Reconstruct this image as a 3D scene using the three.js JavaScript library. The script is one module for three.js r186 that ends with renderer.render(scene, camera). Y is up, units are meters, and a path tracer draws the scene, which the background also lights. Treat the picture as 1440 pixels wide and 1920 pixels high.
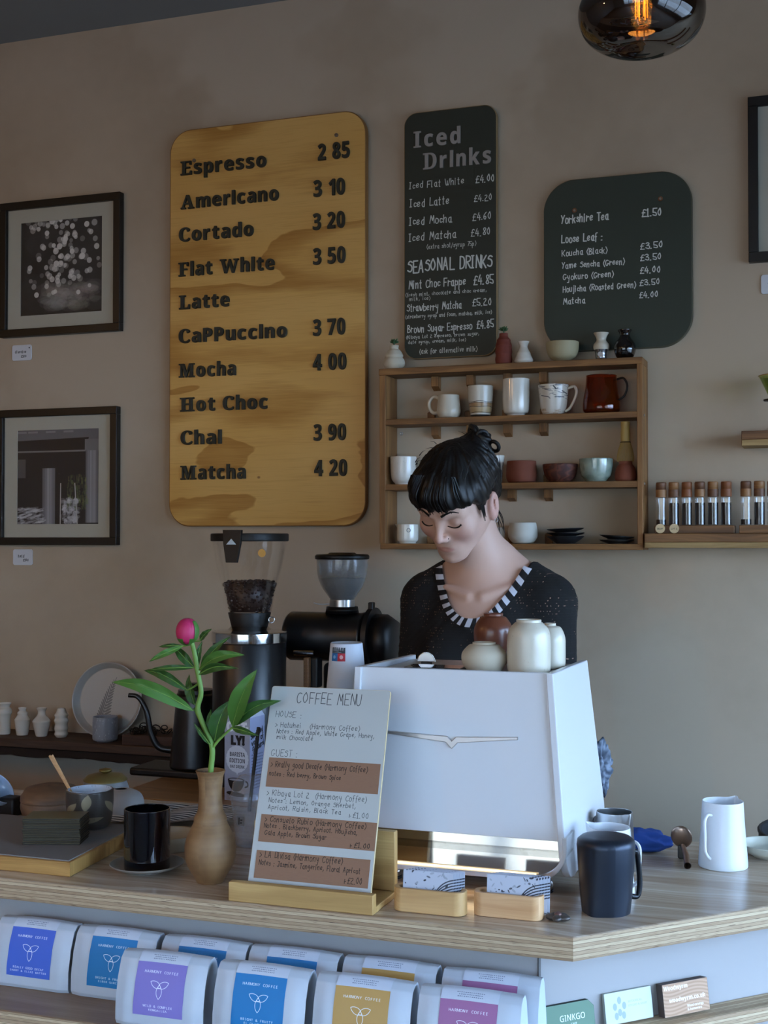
import * as THREE from 'three';
import { RoundedBoxGeometry } from 'three/addons/geometries/RoundedBoxGeometry.js';
import { TextGeometry } from 'three/addons/geometries/TextGeometry.js';
import { FontLoader } from 'three/addons/loaders/FontLoader.js';
import { ImprovedNoise } from 'three/addons/math/ImprovedNoise.js';
import { mergeGeometries } from 'three/addons/utils/BufferGeometryUtils.js';
import { RectAreaLightUniformsLib } from 'three/addons/lights/RectAreaLightUniformsLib.js';
RectAreaLightUniformsLib.init();

// ---------------------------------------------------------------- camera, sky, exposure
const scene = new THREE.Scene();
const camera = new THREE.PerspectiveCamera(43.603, 0.75, 0.05, 80);
camera.position.set(0, 1.45, 0);
camera.rotation.order = 'YXZ';
camera.rotation.set(THREE.MathUtils.degToRad(1.1935), THREE.MathUtils.degToRad(19.44), 0);
scene.background = new THREE.Color().setRGB(0.45, 0.69, 1.06);      // overcast blue daylight
scene.backgroundIntensity = 14;
// the sun stands behind the shop: it lights the houses opposite, and the shop itself shades its own windows
const sun = new THREE.DirectionalLight(new THREE.Color().setRGB(1, 0.9, 0.74), 7);
sun.position.set(-6, 12, -14); sun.target.position.set(0, 0, 6); sun.castShadow = true; sun.shadow.mapSize.set(2048, 2048);
Object.assign(sun.shadow.camera, { left: -30, right: 30, top: 30, bottom: -30, near: 1, far: 80 });
scene.add(sun, sun.target);
const renderer = new THREE.WebGLRenderer();
renderer.toneMapping = THREE.LinearToneMapping;
renderer.toneMappingExposure = 1.0;
renderer.shadowMap.enabled = true;

// ---------------------------------------------------------------- helpers
let rs = 7;
const rnd = () => { rs = (Math.imul(rs, 1664525) + 1013904223) >>> 0; return rs / 4294967296; };
const rr = (a, b) => a + (b - a) * rnd();
const V = (x, y, z) => new THREE.Vector3(x, y, z);
const PN = new ImprovedNoise();
const fbm = (x, y, z = 0, o = 4) => { let s = 0, a = 0.5; for (let i = 0; i < o; i++) { s += a * PN.noise(x, y, z); x *= 2.03; y *= 2.03; z += 7.3; a *= 0.5; } return s; };
const clamp = (x, a = 0, b = 1) => Math.min(b, Math.max(a, x));
const sstep = (a, b, x) => { const t = clamp((x - a) / (b - a)); return t * t * (3 - 2 * t); };
const mix = (a, b, t) => a + (b - a) * t;
const used = new Map();
const numbered = (n) => { const k = used.get(n) || 0; used.set(n, k + 1); return k ? n + '_' + String(k).padStart(3, '0') : n; };
const shadows = (o) => { o.castShadow = true; o.receiveShadow = true; return o; };
function thing(name, label, category, p = [0, 0, 0], ry = 0, group) {
  const o = new THREE.Group(); o.name = numbered(name); o.position.set(...p); o.rotation.y = ry;
  o.userData = { label, category }; if (group) o.userData.group = group;
  scene.add(o); return o;
}
function part(name, g, m, parent, p, r) {
  const o = shadows(new THREE.Mesh(g, m)); o.name = name;
  if (p) o.position.set(...p); if (r) o.rotation.set(...r);
  parent.add(o); return o;
}
function solo(name, label, category, g, m, p = [0, 0, 0], ry = 0, group) {      // a thing that is one mesh
  const o = shadows(new THREE.Mesh(g, m)); o.name = numbered(name); o.position.set(...p); o.rotation.y = ry;
  o.userData = { label, category }; if (group) o.userData.group = group; scene.add(o); return o;
}
function struct(name, g, m, p, label) {
  const o = shadows(new THREE.Mesh(g, m)); o.name = name; if (p) o.position.set(...p); o.userData = { kind: 'structure' };
  if (label) o.userData.label = label; scene.add(o); return o;
}
function copyThing(src, label, p, ry) {
  const o = src.clone(); o.name = numbered(src.name.replace(/_\d{3}$/, '')); o.userData = { ...src.userData, label };
  o.position.set(...p); if (ry !== undefined) o.rotation.y = ry; scene.add(o); return o;
}
// textures
function dataTex(w, h, f, srgb = true) {
  const d = new Uint8Array(w * h * 4);
  for (let y = 0; y < h; y++) for (let x = 0; x < w; x++) { const c = f(x / w, y / h), i = (y * w + x) * 4; d[i] = clamp(c[0], 0, 255); d[i + 1] = clamp(c[1], 0, 255); d[i + 2] = clamp(c[2], 0, 255); d[i + 3] = 255; }
  const t = new THREE.DataTexture(d, w, h); t.magFilter = THREE.LinearFilter; t.minFilter = THREE.LinearFilter;
  t.wrapS = t.wrapT = THREE.MirroredRepeatWrapping; if (srgb) t.colorSpace = THREE.SRGBColorSpace; t.needsUpdate = true; return t;
}
function canvasTex(w, h, draw) {
  const c = document.createElement('canvas'); c.width = w; c.height = h; const g = c.getContext('2d'); draw(g, w, h);
  const t = new THREE.CanvasTexture(c); t.colorSpace = THREE.SRGBColorSpace; return t;
}
const hex = (h) => [parseInt(h.slice(1, 3), 16), parseInt(h.slice(3, 5), 16), parseInt(h.slice(5, 7), 16)];
const lerp3 = (a, b, t) => [mix(a[0], b[0], t), mix(a[1], b[1], t), mix(a[2], b[2], t)];
const mat = (color, roughness = 0.7, o = {}) => new THREE.MeshStandardMaterial({ color, roughness, ...o });
const phys = (color, roughness = 0.4, o = {}) => new THREE.MeshPhysicalMaterial({ color, roughness, ...o });
// wood: grain runs along u; one tile is 0.6 m by 0.3 m
function woodMat(light, dark, seed, rough = 0.6, o = {}) {
  const a = hex(light), b = hex(dark), W = o.w || 512, H = o.h || 512;
  const t = dataTex(W, H, (u, v) => {
    const warp = fbm(u * 2.2, v * 5, seed, 3) * 0.9;
    const ring = fbm(u * 0.8 + warp * 0.3, v * 16 + warp * 3, seed + 9, 3);
    const line = PN.noise(u * 5, v * 130 + warp * 14, seed + 3) * 0.5 + PN.noise(u * 14, v * 260, seed + 5) * 0.35;
    const k = clamp(0.42 + ring * 1.0 + line * 0.42);
    return lerp3(a, b, k);
  });
  t.repeat.set(1 / 0.6, 1 / 0.3);
  return mat(0xffffff, rough, { map: t, bumpMap: o.bump ? t : null, bumpScale: o.bump || 1, ...(o.m || {}) });
}
// plywood edge: plies run along u, stacked over v; one tile is 0.8 m by `th`
function plyMat(seed, th, n) {
  const pale = hex('#cdb896'), mid = hex('#93765a'), dark = hex('#4f3b2c');
  const t = dataTex(1024, 128, (u, v) => {
    const q = v * n + fbm(u * 9, v * 2, seed, 3) * 0.28, k = Math.floor(q), f = q - k;
    const tone = (k % 2 ? 0.22 : 0.62) + PN.noise(k * 3.1, seed, u * 2.2) * 0.3 + PN.noise(u * 90, v * 70, seed) * 0.3 + PN.noise(u * 30, v * 26, seed + 4) * 0.2;
    let c = lerp3(pale, mid, clamp(tone));
    const gap = sstep(0.13, 0.0, Math.min(f, 1 - f)) * 0.55 + sstep(0.5, 0.62, PN.noise(u * 34, v * 30, seed + 8)) * 0.9;
    return lerp3(c, dark, clamp(gap));
  });
  t.repeat.set(1 / 0.8, 1 / th);
  return mat(0xffffff, 0.75, { map: t });
}
// geometry
const setUV = (g, f) => { const p = g.attributes.position, n = g.attributes.normal, u = new Float32Array(p.count * 2); for (let i = 0; i < p.count; i++) { const q = f(p.getX(i), p.getY(i), p.getZ(i), n.getX(i), n.getY(i), n.getZ(i)); u[2 * i] = q[0]; u[2 * i + 1] = q[1]; } g.setAttribute('uv', new THREE.BufferAttribute(u, 2)); return g; };
let uvOff = 0;
function grainUV(g, axis = 0) {                       // metres, grain along `axis` (0 x, 1 y, 2 z)
  uvOff += 0.37; const o = uvOff, o2 = o * 1.7;
  return setUV(g, (x, y, z, nx, ny, nz) => {
    const p = [x, y, z], n = [Math.abs(nx), Math.abs(ny), Math.abs(nz)], d = n.indexOf(Math.max(...n));
    if (d === axis) { const a = (axis + 1) % 3, b = (axis + 2) % 3; return [p[a] * 0.15 + o, p[b] + o2]; }
    return [p[axis] + o, p[3 - axis - d] + p[d] * 0.9 + o2];
  });
}
const rbox = (w, h, d, r = 0.002, s = 2) => new RoundedBoxGeometry(w, h, d, s, Math.min(r, w / 2.01, h / 2.01, d / 2.01));
const wbox = (w, h, d, axis = 0, r = 0.0015) => grainUV(rbox(w, h, d, r, 1), axis);
const box = (w, h, d) => new THREE.BoxGeometry(w, h, d);
const cyl = (r1, r2, h, s = 32, open = false) => new THREE.CylinderGeometry(r1, r2, h, s, 1, open);
const sph = (r, a = 24, b = 16) => new THREE.SphereGeometry(r, a, b);
const at = (g, x, y, z, rx = 0, ry = 0, rz = 0) => { if (rx) g.rotateX(rx); if (ry) g.rotateY(ry); if (rz) g.rotateZ(rz); g.translate(x, y, z); return g; };
function join(list) { const l = list.map((g) => { const q = g.index ? g.toNonIndexed() : g; for (const k of Object.keys(q.attributes)) if (!['position', 'normal', 'uv'].includes(k)) q.deleteAttribute(k); return q; }); return mergeGeometries(l); }
const lathe = (pts, seg = 48) => new THREE.LatheGeometry(pts.map((p) => new THREE.Vector2(Math.max(p[0], 0.00001), p[1])), seg);
function smoothLathe(pts, seg = 48, n = 60) { const c = new THREE.SplineCurve(pts.map((p) => new THREE.Vector2(p[0], p[1]))); return lathe(c.getPoints(n).map((p) => [Math.max(p.x, 0.00001), p.y]), seg); }
// a vessel: outer profile [r, y] from foot to rim, closed with an inner wall of thickness t
function vessel(outer, t = 0.003, seg = 48, smooth = 40) {
  const c = smooth ? new THREE.SplineCurve(outer.map((p) => new THREE.Vector2(p[0], p[1]))).getPoints(smooth).map((p) => [p.x, p.y]) : outer;
  const top = c[c.length - 1], inner = c.map((p) => [Math.max(0.0005, p[0] - t), Math.max(p[1], c[0][1] + t)]).reverse();
  return lathe([[0.0001, c[0][1]], ...c, [top[0] - t * 0.25, top[1] + t * 0.35], [top[0] - t * 0.75, top[1] + t * 0.35], ...inner, [0.0001, c[0][1] + t]], seg);
}
const tube = (pts, r, seg = 40, rad = 8, closed = false) => new THREE.TubeGeometry(new THREE.CatmullRomCurve3(pts.map((p) => p.isVector3 ? p : V(...p)), closed), seg, r, rad, closed);
function taperTube(pts, r0, r1, seg = 24, rad = 8) {
  const c = new THREE.CatmullRomCurve3(pts.map((p) => V(...p))), g = new THREE.TubeGeometry(c, seg, 1, rad), p = g.attributes.position;
  for (let i = 0; i <= seg; i++) { const q = c.getPointAt(i / seg), r = mix(r0, r1, i / seg); for (let j = 0; j <= rad; j++) { const k = i * (rad + 1) + j; p.setXYZ(k, q.x + (p.getX(k) - q.x) * r, q.y + (p.getY(k) - q.y) * r, q.z + (p.getZ(k) - q.z) * r); } }
  g.computeVertexNormals(); return g;
}
function rrShape(w, h, r) { const s = new THREE.Shape(), x = -w / 2, y = -h / 2; s.moveTo(x + r, y); s.lineTo(x + w - r, y); s.absarc(x + w - r, y + r, r, -Math.PI / 2, 0); s.lineTo(x + w, y + h - r); s.absarc(x + w - r, y + h - r, r, 0, Math.PI / 2); s.lineTo(x + r, y + h); s.absarc(x + r, y + h - r, r, Math.PI / 2, Math.PI); s.lineTo(x, y + r); s.absarc(x + r, y + r, r, Math.PI, Math.PI * 1.5); return s; }
const slab = (shape, depth, bevel = 0.0015, seg = 12) => new THREE.ExtrudeGeometry(shape, { depth, bevelEnabled: bevel > 0, bevelSize: bevel, bevelThickness: bevel, bevelSegments: 2, bevelOffset: -bevel, curveSegments: seg });
const poly = (pts) => { const s = new THREE.Shape(); pts.forEach((p, i) => (i ? s.lineTo(p[0], p[1]) : s.moveTo(p[0], p[1]))); return s; };
// handwriting: glyphs as strokes on a grid, baseline y = 3, capitals up to 9, x-height 7; '~' strokes are rounded
const GLYPH = {
  A: [5, '03 29 43', '15 35'], B: [4, '03 09', '~09 39 37 06', '~06 46 43 03'], C: [4, '~48 29 07 05 13 33 44'], D: [4, '03 09', '~09 39 47 45 33 03'], E: [4, '49 09 03 43', '06 36'], F: [4, '03 09 49', '06 36'], G: [5, '~48 29 07 05 13 33 45', '35 55'],
  H: [4, '03 09', '43 49', '06 46'], I: [3, '13 19', '09 29', '03 23'], J: [4, '19 49', '~39 35 33 13 04'], K: [4, '03 09', '49 05', '16 43'], L: [4, '09 03 43'], M: [5, '03 19 35 49 53'], N: [4, '03 09 43 49'], O: [5, '~29 07 05 23 45 47 29'], P: [4, '03 09', '~09 49 46 05'], R: [4, '03 09', '~09 49 46 06', '16 43'],
  S: [4, '~48 29 07 27 46 44 23 04'], T: [4, '09 49', '29 23'], U: [4, '~09 05 13 33 45 49'], W: [6, '~09 13 33 37', '~37 33 53 69'], Y: [4, '09 26 49', '26 13'],
  a: [4, '~37 17 05 13 33 36', '37 33 43'], b: [4, '09 03', '~06 37 45 33 03'], c: [3, '~36 17 05 13 34'], d: [4, '~37 17 05 13 33 35', '39 33'], e: [4, '~05 35 37 17 05 13 34'], f: [3, '~39 19 17 12', '06 26'], g: [4, '~37 17 05 14 35', '~37 33 31 10 01'],
  h: [4, '09 03', '~05 17 37 35 33'], i: [2, '07 03', '09 08'], j: [2, '~17 13 10 01', '19 18'], k: [4, '09 03', '37 05', '16 33'], l: [2, '09 03 13'], m: [6, '07 03', '~05 17 27 25 23', '~25 37 57 55 53'], n: [4, '07 03', '~05 17 37 35 33'], o: [4, '~17 05 13 33 45 37 17'], p: [4, '07 00', '~06 37 35 33 04'], r: [3, '07 03', '~05 17 36'],
  s: [3, '~36 17 06 25 34 13 04'], t: [3, '19 13 23', '07 27'], u: [4, '~07 03 13 33 35', '37 33'], v: [3, '07 13 37'], w: [5, '~07 13 23 26', '~26 23 43 57'], x: [3, '07 33', '37 03'], y: [4, '~07 05 24 35', '37 20 00'], z: [3, '07 37 03 33'],
  0: [4, '~29 07 05 23 35 37 29'], 1: [2, '08 19 13', '03 23'], 2: [4, '~08 29 37 05 03 33', '03 43'], 3: [4, '~08 29 47 16', '~16 46 43 23 04'], 4: [4, '29 05 45', '37 33'], 5: [4, '49 09 06', '~06 36 44 33 04'], 6: [4, '~39 07 04 23 35 26 05'], 7: [3, '09 39 13'], 8: [4, '~26 08 29 48 26 04 23 44 26'], 9: [4, '~38 29 07 26 38', '38 33'],
  '£': [4, '~48 29 17 14 03', '03 43', '06 36'], '.': [2, '03 13'], ',': [2, '14 02'], ':': [2, '03 13', '06 16'], '(': [2, '~29 06 05 22'], ')': [2, '~09 26 25 02'], '/': [3, '02 39'], '>': [3, '07 35 03'], '+': [4, '07 03', '05 25'], '!': [2, '09 05', '03 04'], ' ': [3], '&': [5, '~45 13 05 28 19 43'], '-': [3, '05 25'],
};
function handWidth(s) { let x = 0; for (const c of s) x += (GLYPH[c] || GLYPH[' '])[0] + 1.3; return x - 1.3; }
function hand(g, s, x, y, w, cap, lw, color) {        // text with its baseline at y, w wide, capitals cap tall
  const kx = w / handWidth(s), ky = cap / 6; let cx = x;
  g.strokeStyle = color; g.lineWidth = lw; g.lineCap = g.lineJoin = 'round';
  for (const c of s) {
    const G = GLYPH[c] || GLYPH[' '], jx = rr(-0.25, 0.25), jy = rr(-0.35, 0.35), sk = rr(0, 0.08);
    for (const st of G.slice(1)) {
      const round = st[0] === '~', p = (round ? st.slice(1) : st).split(' ').map((q) => { const py = +q[1] - 3; return [cx + (+q[0] + jx + py * sk) * kx, y - (py + jy) * ky]; });
      g.beginPath(); g.moveTo(...p[0]);
      if (round) { for (let i = 1; i < p.length - 1; i++) { const e = i === p.length - 2; g.quadraticCurveTo(p[i][0], p[i][1], e ? p[i + 1][0] : (p[i][0] + p[i + 1][0]) / 2, e ? p[i + 1][1] : (p[i][1] + p[i + 1][1]) / 2); } } else for (const q of p.slice(1)) g.lineTo(...q);
      g.stroke();
    }
    cx += (G[0] + 1.3) * kx;
  }
}
function handLines(g, lines, k, lw, color) { for (const [s, x, y, w, h] of lines) hand(g, s, x * k, y * k, w * k, h * k, Math.max(lw * 0.7, lw * h / 14), color); }

// ---------------------------------------------------------------- materials
const M = {
  plaster: mat(0xffffff, 0.92, { map: (() => { const a = hex('#bba992'), b = hex('#a5927b'), c = hex('#c5b6a1'); const t = dataTex(1024, 1024, (u, v) => { const k = fbm(u * 5, v * 5, 1.5, 5), q = fbm(u * 3 + k, v * 3, 8.2, 4), f = fbm(u * 60, v * 60, 3.3, 2); let col = lerp3(a, b, clamp(0.3 + k * 1.1 + f * 0.15)); return lerp3(col, c, sstep(0.08, 0.4, q) * 0.6); }); t.repeat.set(1 / 2.4, 1 / 2.4); return t; })() }),
  ceiling: mat('#878887', 0.95), panel: mat('#a09d9b', 0.75),
  floor: woodMat('#5f4832', '#3f2e1f', 31, 0.55), darkPlaster: mat('#6f675e', 0.9),
  darkwood: woodMat('#8d6238', '#5b3a1e', 3, 0.55), shelfwood: woodMat('#9a6c3c', '#5a3a1d', 12, 0.6), liveedge: woodMat('#8f6136', '#4d301b', 21, 0.5), bark: woodMat('#b99a68', '#8c6a3f', 25, 0.8), darkslab: woodMat('#5d4331', '#33231a', 27, 0.65),
  pine: woodMat('#c9a468', '#a67f47', 5, 0.5), beech: woodMat('#dcb284', '#c0905f', 7, 0.45), oak: woodMat('#c19656', '#8d6431', 9, 0.55), bench: woodMat('#a87c4c', '#7a5530', 15, 0.5),
  blackMetal: mat('#0b0b0c', 0.45), blackPlastic: mat('#0a0a0a', 0.5), blackSatin: phys('#0d0e10', 0.35, { clearcoat: 0.3, clearcoatRoughness: 0.4 }),
  chrome: mat('#d4d6d8', 0.12, { metalness: 1 }), mirror: mat('#9b9c9d', 0.08, { metalness: 1 }), steel: mat('#b4b5b6', 0.3, { metalness: 1 }), brass: mat('#b08a3e', 0.35, { metalness: 0.8 }),
  whitePaint: phys('#d6d8db', 0.35, { clearcoat: 0.35, clearcoatRoughness: 0.2 }), paper: mat('#d9d9d6', 0.8), card: mat('#c9cbc7', 0.7),
  whiteGlaze: phys('#dcd6c8', 0.25, { clearcoat: 0.6, clearcoatRoughness: 0.12 }), creamGlaze: phys('#cfc6b2', 0.32, { clearcoat: 0.4, clearcoatRoughness: 0.2 }), creamMatt: mat('#c8bda6', 0.75),
  terracotta: mat('#7a3f2a', 0.8), redclay: mat('#6f2f20', 0.75), black: phys('#0c0909', 0.12, { clearcoat: 1, clearcoatRoughness: 0.05 }),
  glass: phys('#ffffff', 0.03, { transmission: 1, thickness: 0, ior: 1.45 }), smoke: phys('#2c2b2c', 0.03, { transmission: 0.82, thickness: 0, ior: 1.9 }), amber: phys('#cf6a22', 0.05, { transmission: 0.95, thickness: 0, ior: 1.5 }), plastic: phys('#f4f6f8', 0.12, { transmission: 0.92, thickness: 0, ior: 1.4 }),
  leaf: phys('#2f5a20', 0.5, { transmission: 0.12, thickness: 0, side: THREE.DoubleSide }), leafPale: phys('#4a7a2e', 0.5, { transmission: 0.12, thickness: 0, side: THREE.DoubleSide }), stem: mat('#6f9440', 0.55), succulent: mat('#3b5a35', 0.6),
};

// ---------------------------------------------------------------- the room
const ZW = -3.05, CEIL = 2.86, XL = -4.0, XR = 1.75, ZF = 2.1;
const wallUV = (g, a) => setUV(g, (x, y, z) => (a ? [z, y] : [x, y]));
struct('wall_back', wallUV(box(XR - XL + 0.4, CEIL + 0.2, 0.2), 0), M.plaster, [(XL + XR) / 2, CEIL / 2, ZW - 0.1]);
struct('wall_left', wallUV(box(0.2, CEIL + 0.2, ZF - ZW + 0.4), 1), M.darkPlaster, [XL - 0.1, CEIL / 2, (ZW + ZF) / 2]);
struct('floor', grainUV(box(XR - XL + 0.4, 0.12, ZF - ZW + 0.4), 0), M.floor, [(XL + XR) / 2, -0.06, (ZW + ZF) / 2]);
struct('ceiling', box(XR - XL + 0.4, 0.15, ZF - ZW + 0.4), M.ceiling, [(XL + XR) / 2, CEIL + 0.075, (ZW + ZF) / 2]);
// walls with window openings: four blocks round each opening
function holedWall(name, along, at0, from, to, o0, o1, y0, y1) {       // along: 'x' or 'z'
  const mk = (a, b, c, d) => { const L = b - a, h = d - c, g = along === 'x' ? box(L, h, 0.2) : box(0.2, h, L); g.translate(along === 'x' ? (a + b) / 2 : at0, (c + d) / 2, along === 'x' ? at0 : (a + b) / 2); return g; };
  struct(name, wallUV(join([mk(from, o0, 0, CEIL), mk(o1, to, 0, CEIL), mk(o0, o1, 0, y0), mk(o0, o1, y1, CEIL)]), along === 'z'), M.darkPlaster);
}
const WIN = { right: [-2.85, 0.7], front: [-2.1, 0.7], y: [0.5, 2.12] };
holedWall('wall_right', 'z', XR + 0.1, ZW - 0.2, ZF + 0.2, ...WIN.right, ...WIN.y);
holedWall('wall_front', 'x', ZF + 0.1, XL - 0.2, XR, ...WIN.front, ...WIN.y);
const winFrame = mat('#3a3d40', 0.5);
function windowUnit(n, along, at0, a, b, y0, y1, bars) {
  const o = new THREE.Group(); o.name = 'window_' + n; o.userData = { kind: 'structure' }; scene.add(o);
  const bar = (c, y, w, h, d = 0.06) => (along === 'x' ? at(box(w, h, d), c, y, at0) : at(box(d, h, w), at0, y, c));
  const L = [bar((a + b) / 2, y0 + 0.03, b - a, 0.06), bar((a + b) / 2, y1 - 0.03, b - a, 0.06)];
  for (let i = 0; i <= bars; i++) L.push(bar(mix(a + 0.03, b - 0.03, i / bars), (y0 + y1) / 2, 0.06, y1 - y0));
  part('window_frame', join(L), winFrame, o);
  for (let i = 0; i < bars; i++) part('pane', bar(mix(a, b, (i + 0.5) / bars), (y0 + y1) / 2, (b - a) / bars - 0.05, y1 - y0 - 0.1, 0.006), M.glass, o);
}
for (const [w, x, z, ty] of [[WIN.right[1] - WIN.right[0], XR - 0.03, (WIN.right[0] + WIN.right[1]) / 2, Math.PI / 2], [WIN.front[1] - WIN.front[0], (WIN.front[0] + WIN.front[1]) / 2, ZF - 0.03, 0]]) {   // daylight falling in through each window
  const l = new THREE.RectAreaLight(new THREE.Color().setRGB(0.46, 0.70, 1.04), 1.2, w - 0.2, WIN.y[1] - WIN.y[0] - 0.2);
  l.position.set(x, (WIN.y[0] + WIN.y[1]) / 2, z); l.rotation.order = 'YXZ'; l.rotation.set(-0.8, ty, 0); scene.add(l);
}
windowUnit(1, 'z', XR + 0.1, ...WIN.right, ...WIN.y, 3);
windowUnit(2, 'x', ZF + 0.1, ...WIN.front, ...WIN.y, 4);
// the street outside
struct('upper_storey', box(XR - XL + 0.6, 4.2, ZF - ZW + 0.6), mat('#8d6f5a', 0.9), [(XL + XR) / 2, CEIL + 0.15 + 2.1, (ZW + ZF) / 2]);
struct('street', box(60, 0.1, 60), mat('#6d6a66', 0.9), [0, -0.2, 0]);
{
  const b = thing('street_building', 'sunlit cream terrace across the street outside the window', 'building', [2, -0.15, 19], 0.0);
  part('wall', at(box(44, 4.4, 3), 0, 2.2, 1.5), mat('#cbb48f', 0.9), b);
  for (let i = -5; i < 6; i++) for (const y of [1.4, 3.4]) part('window', at(rbox(1.2, 1.3, 0.1, 0.02, 1), i * 2.6, y, -0.02), mat('#26303a', 0.2), b);
}

// ---------------------------------------------------------------- counter
const CT = 0.98, TH = 0.029;
const flatXZ = (pts, h, bevel = 0.003) => { const g = slab(poly(pts.map(([x, z]) => [x, -z])), h - 2 * bevel, bevel, 4); g.rotateX(-Math.PI / 2); g.translate(0, bevel, 0); return g; };   // a plan outline raised by h
{
  const t = thing('counter', 'grey panelled shop counter with pale plywood top and angled corner', 'counter', [0, 0, 0]);
  const outline = [[-2.5, -1.505], [-0.295, -1.505], [0.22, -2.02], [0.22, -2.045], [-2.5, -2.045]];
  const top = flatXZ(outline, TH, 0.003); top.translate(0, CT - TH, 0);
  const topMat = woodMat('#d0bfaa', '#8f745c', 41, 0.25, { w: 1024 });
  setUV(top, (x, y, z, nx, ny, nz) => (Math.abs(ny) > 0.7 ? [x, z] : [nx > 0.5 ? (x - z) * 0.707 : x, y - CT]));
  const pos = top.attributes.position, nor = top.attributes.normal;             // split the slab into its face and its edge
  const pick = (f) => { const P = [], N = [], U = []; for (let i = 0; i < pos.count; i += 3) if (f(i)) for (let k = i; k < i + 3; k++) { P.push(pos.getX(k), pos.getY(k), pos.getZ(k)); N.push(nor.getX(k), nor.getY(k), nor.getZ(k)); U.push(top.attributes.uv.getX(k), top.attributes.uv.getY(k)); } const g = new THREE.BufferGeometry(); g.setAttribute('position', new THREE.Float32BufferAttribute(P, 3)); g.setAttribute('normal', new THREE.Float32BufferAttribute(N, 3)); g.setAttribute('uv', new THREE.Float32BufferAttribute(U, 2)); return g; };
  const flat = (i) => Math.abs(nor.getY(i)) > 0.9 && Math.abs(nor.getY(i + 1)) > 0.9 && Math.abs(nor.getY(i + 2)) > 0.9;
  part('worktop', pick(flat), topMat, t);
  part('worktop_edge', pick((i) => !flat(i)), plyMat(4, TH, 7), t);
  const face = flatXZ([[-2.45, -1.545], [-0.344, -1.545], [0.113, -2.002], [-2.45, -2.002]], CT - TH, 0.001);
  part('front_panel', face, M.panel, t);
  const seam = part('corner_trim', box(0.003, CT - TH, 0.003), mat('#6f6d6b', 0.8), t, [-0.3445, (CT - TH) / 2, -1.5445], [0, Math.PI / 4, 0]);
  const sh = flatXZ([[-2.45, -1.403], [-0.345, -1.403], [-0.345, -1.545], [-2.45, -1.545]], 0.02, 0.002); setUV(sh, (x, y, z, nx, ny) => (Math.abs(ny) > 0.7 ? [x, z] : [x, y]));
  part('bag_shelf', sh, woodMat('#a3896f', '#7d6149', 43, 0.45), t, [0, 0.823, 0]);
  const she = box(2.1, 0.019, 0.002); setUV(she, (x, y) => [x, y]); part('bag_shelf_edge', she, plyMat(7, 0.019, 5), t, [-1.4, 0.833, -1.4022]);
  const led = flatXZ([[-0.343, -1.546], [-0.315, -1.518], [0.139, -1.972], [0.111, -2.0]], 0.02, 0.002);
  setUV(led, (x, y, z, nx, ny) => (Math.abs(ny) > 0.7 ? [(x - z) * 0.7, (x + z) * 0.7] : [(x - z) * 0.707, y]));
  part('card_ledge', led, plyMat(9, 0.019, 5), t, [0, 0.823, 0]);
}
// back bar along the wall for kettle and grinders
const BB = 0.90;
{
  const t = thing('back_bar', 'wooden topped back bar under the kettle and grinders', 'counter', [0, 0, 0]);
  part('worktop', at(wbox(0.565, 0.03, 0.64, 0, 0.002), -1.1875, BB - 0.015, -2.72), M.bench, t);
  part('cabinet', at(rbox(0.545, BB - 0.03, 0.6, 0.002, 1), -1.1875, (BB - 0.03) / 2, -2.735), mat('#5a4a3c', 0.8), t);
}

// ---------------------------------------------------------------- menu boards
const fontSans = await new FontLoader().loadAsync('fonts/droid/droid_sans_bold.typeface.json');
const fontSerif = await new FontLoader().loadAsync('fonts/droid/droid_serif_bold.typeface.json');
const glyphCache = new Map();
function letterGeo(ch, serif, size, depth) {
  const k = ch + serif + size + depth;
  if (!glyphCache.has(k)) {
    const g = new TextGeometry(ch, { font: serif ? fontSerif : fontSans, size, depth, curveSegments: 4, bevelEnabled: true, bevelThickness: 0.0008, bevelSize: 0.0006, bevelSegments: 1 });
    g.computeBoundingBox(); const b = g.boundingBox; g.translate(-b.min.x, 0, 0); glyphCache.set(k, [g, b.max.x - b.min.x]);
  }
  return glyphCache.get(k);
}
function letters(parent, text, x, y, z, width, size, m, { serifCaps = true, narrow = false, gap = 0.0065 } = {}) {
  const list = [...text].map((c, i) => { if (c === ' ') return null; const dotless = c === 'i'; return letterGeo(dotless ? 'l' : c, serifCaps && /[A-Z]/.test(c) && (!i || text[i - 1] === ' '), size, 0.006); });
  const raw = list.reduce((s, l) => s + (l ? l[1] + gap : size * 0.45), -gap), k = width / raw;
  let cx = x;
  [...text].forEach((c, i) => {
    const l = list[i]; if (!l) { cx += size * 0.45 * k; return; }
    const o = part('letter', l[0], m, parent, [cx, y, z], [0, 0, rr(-0.012, 0.012)]); o.scale.set(k, c === 'i' ? 0.96 : 1, 1); cx += (l[1] + gap) * k;
  });
}
const screwMat = mat('#8d8a84', 0.35, { metalness: 0.9 });
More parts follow.
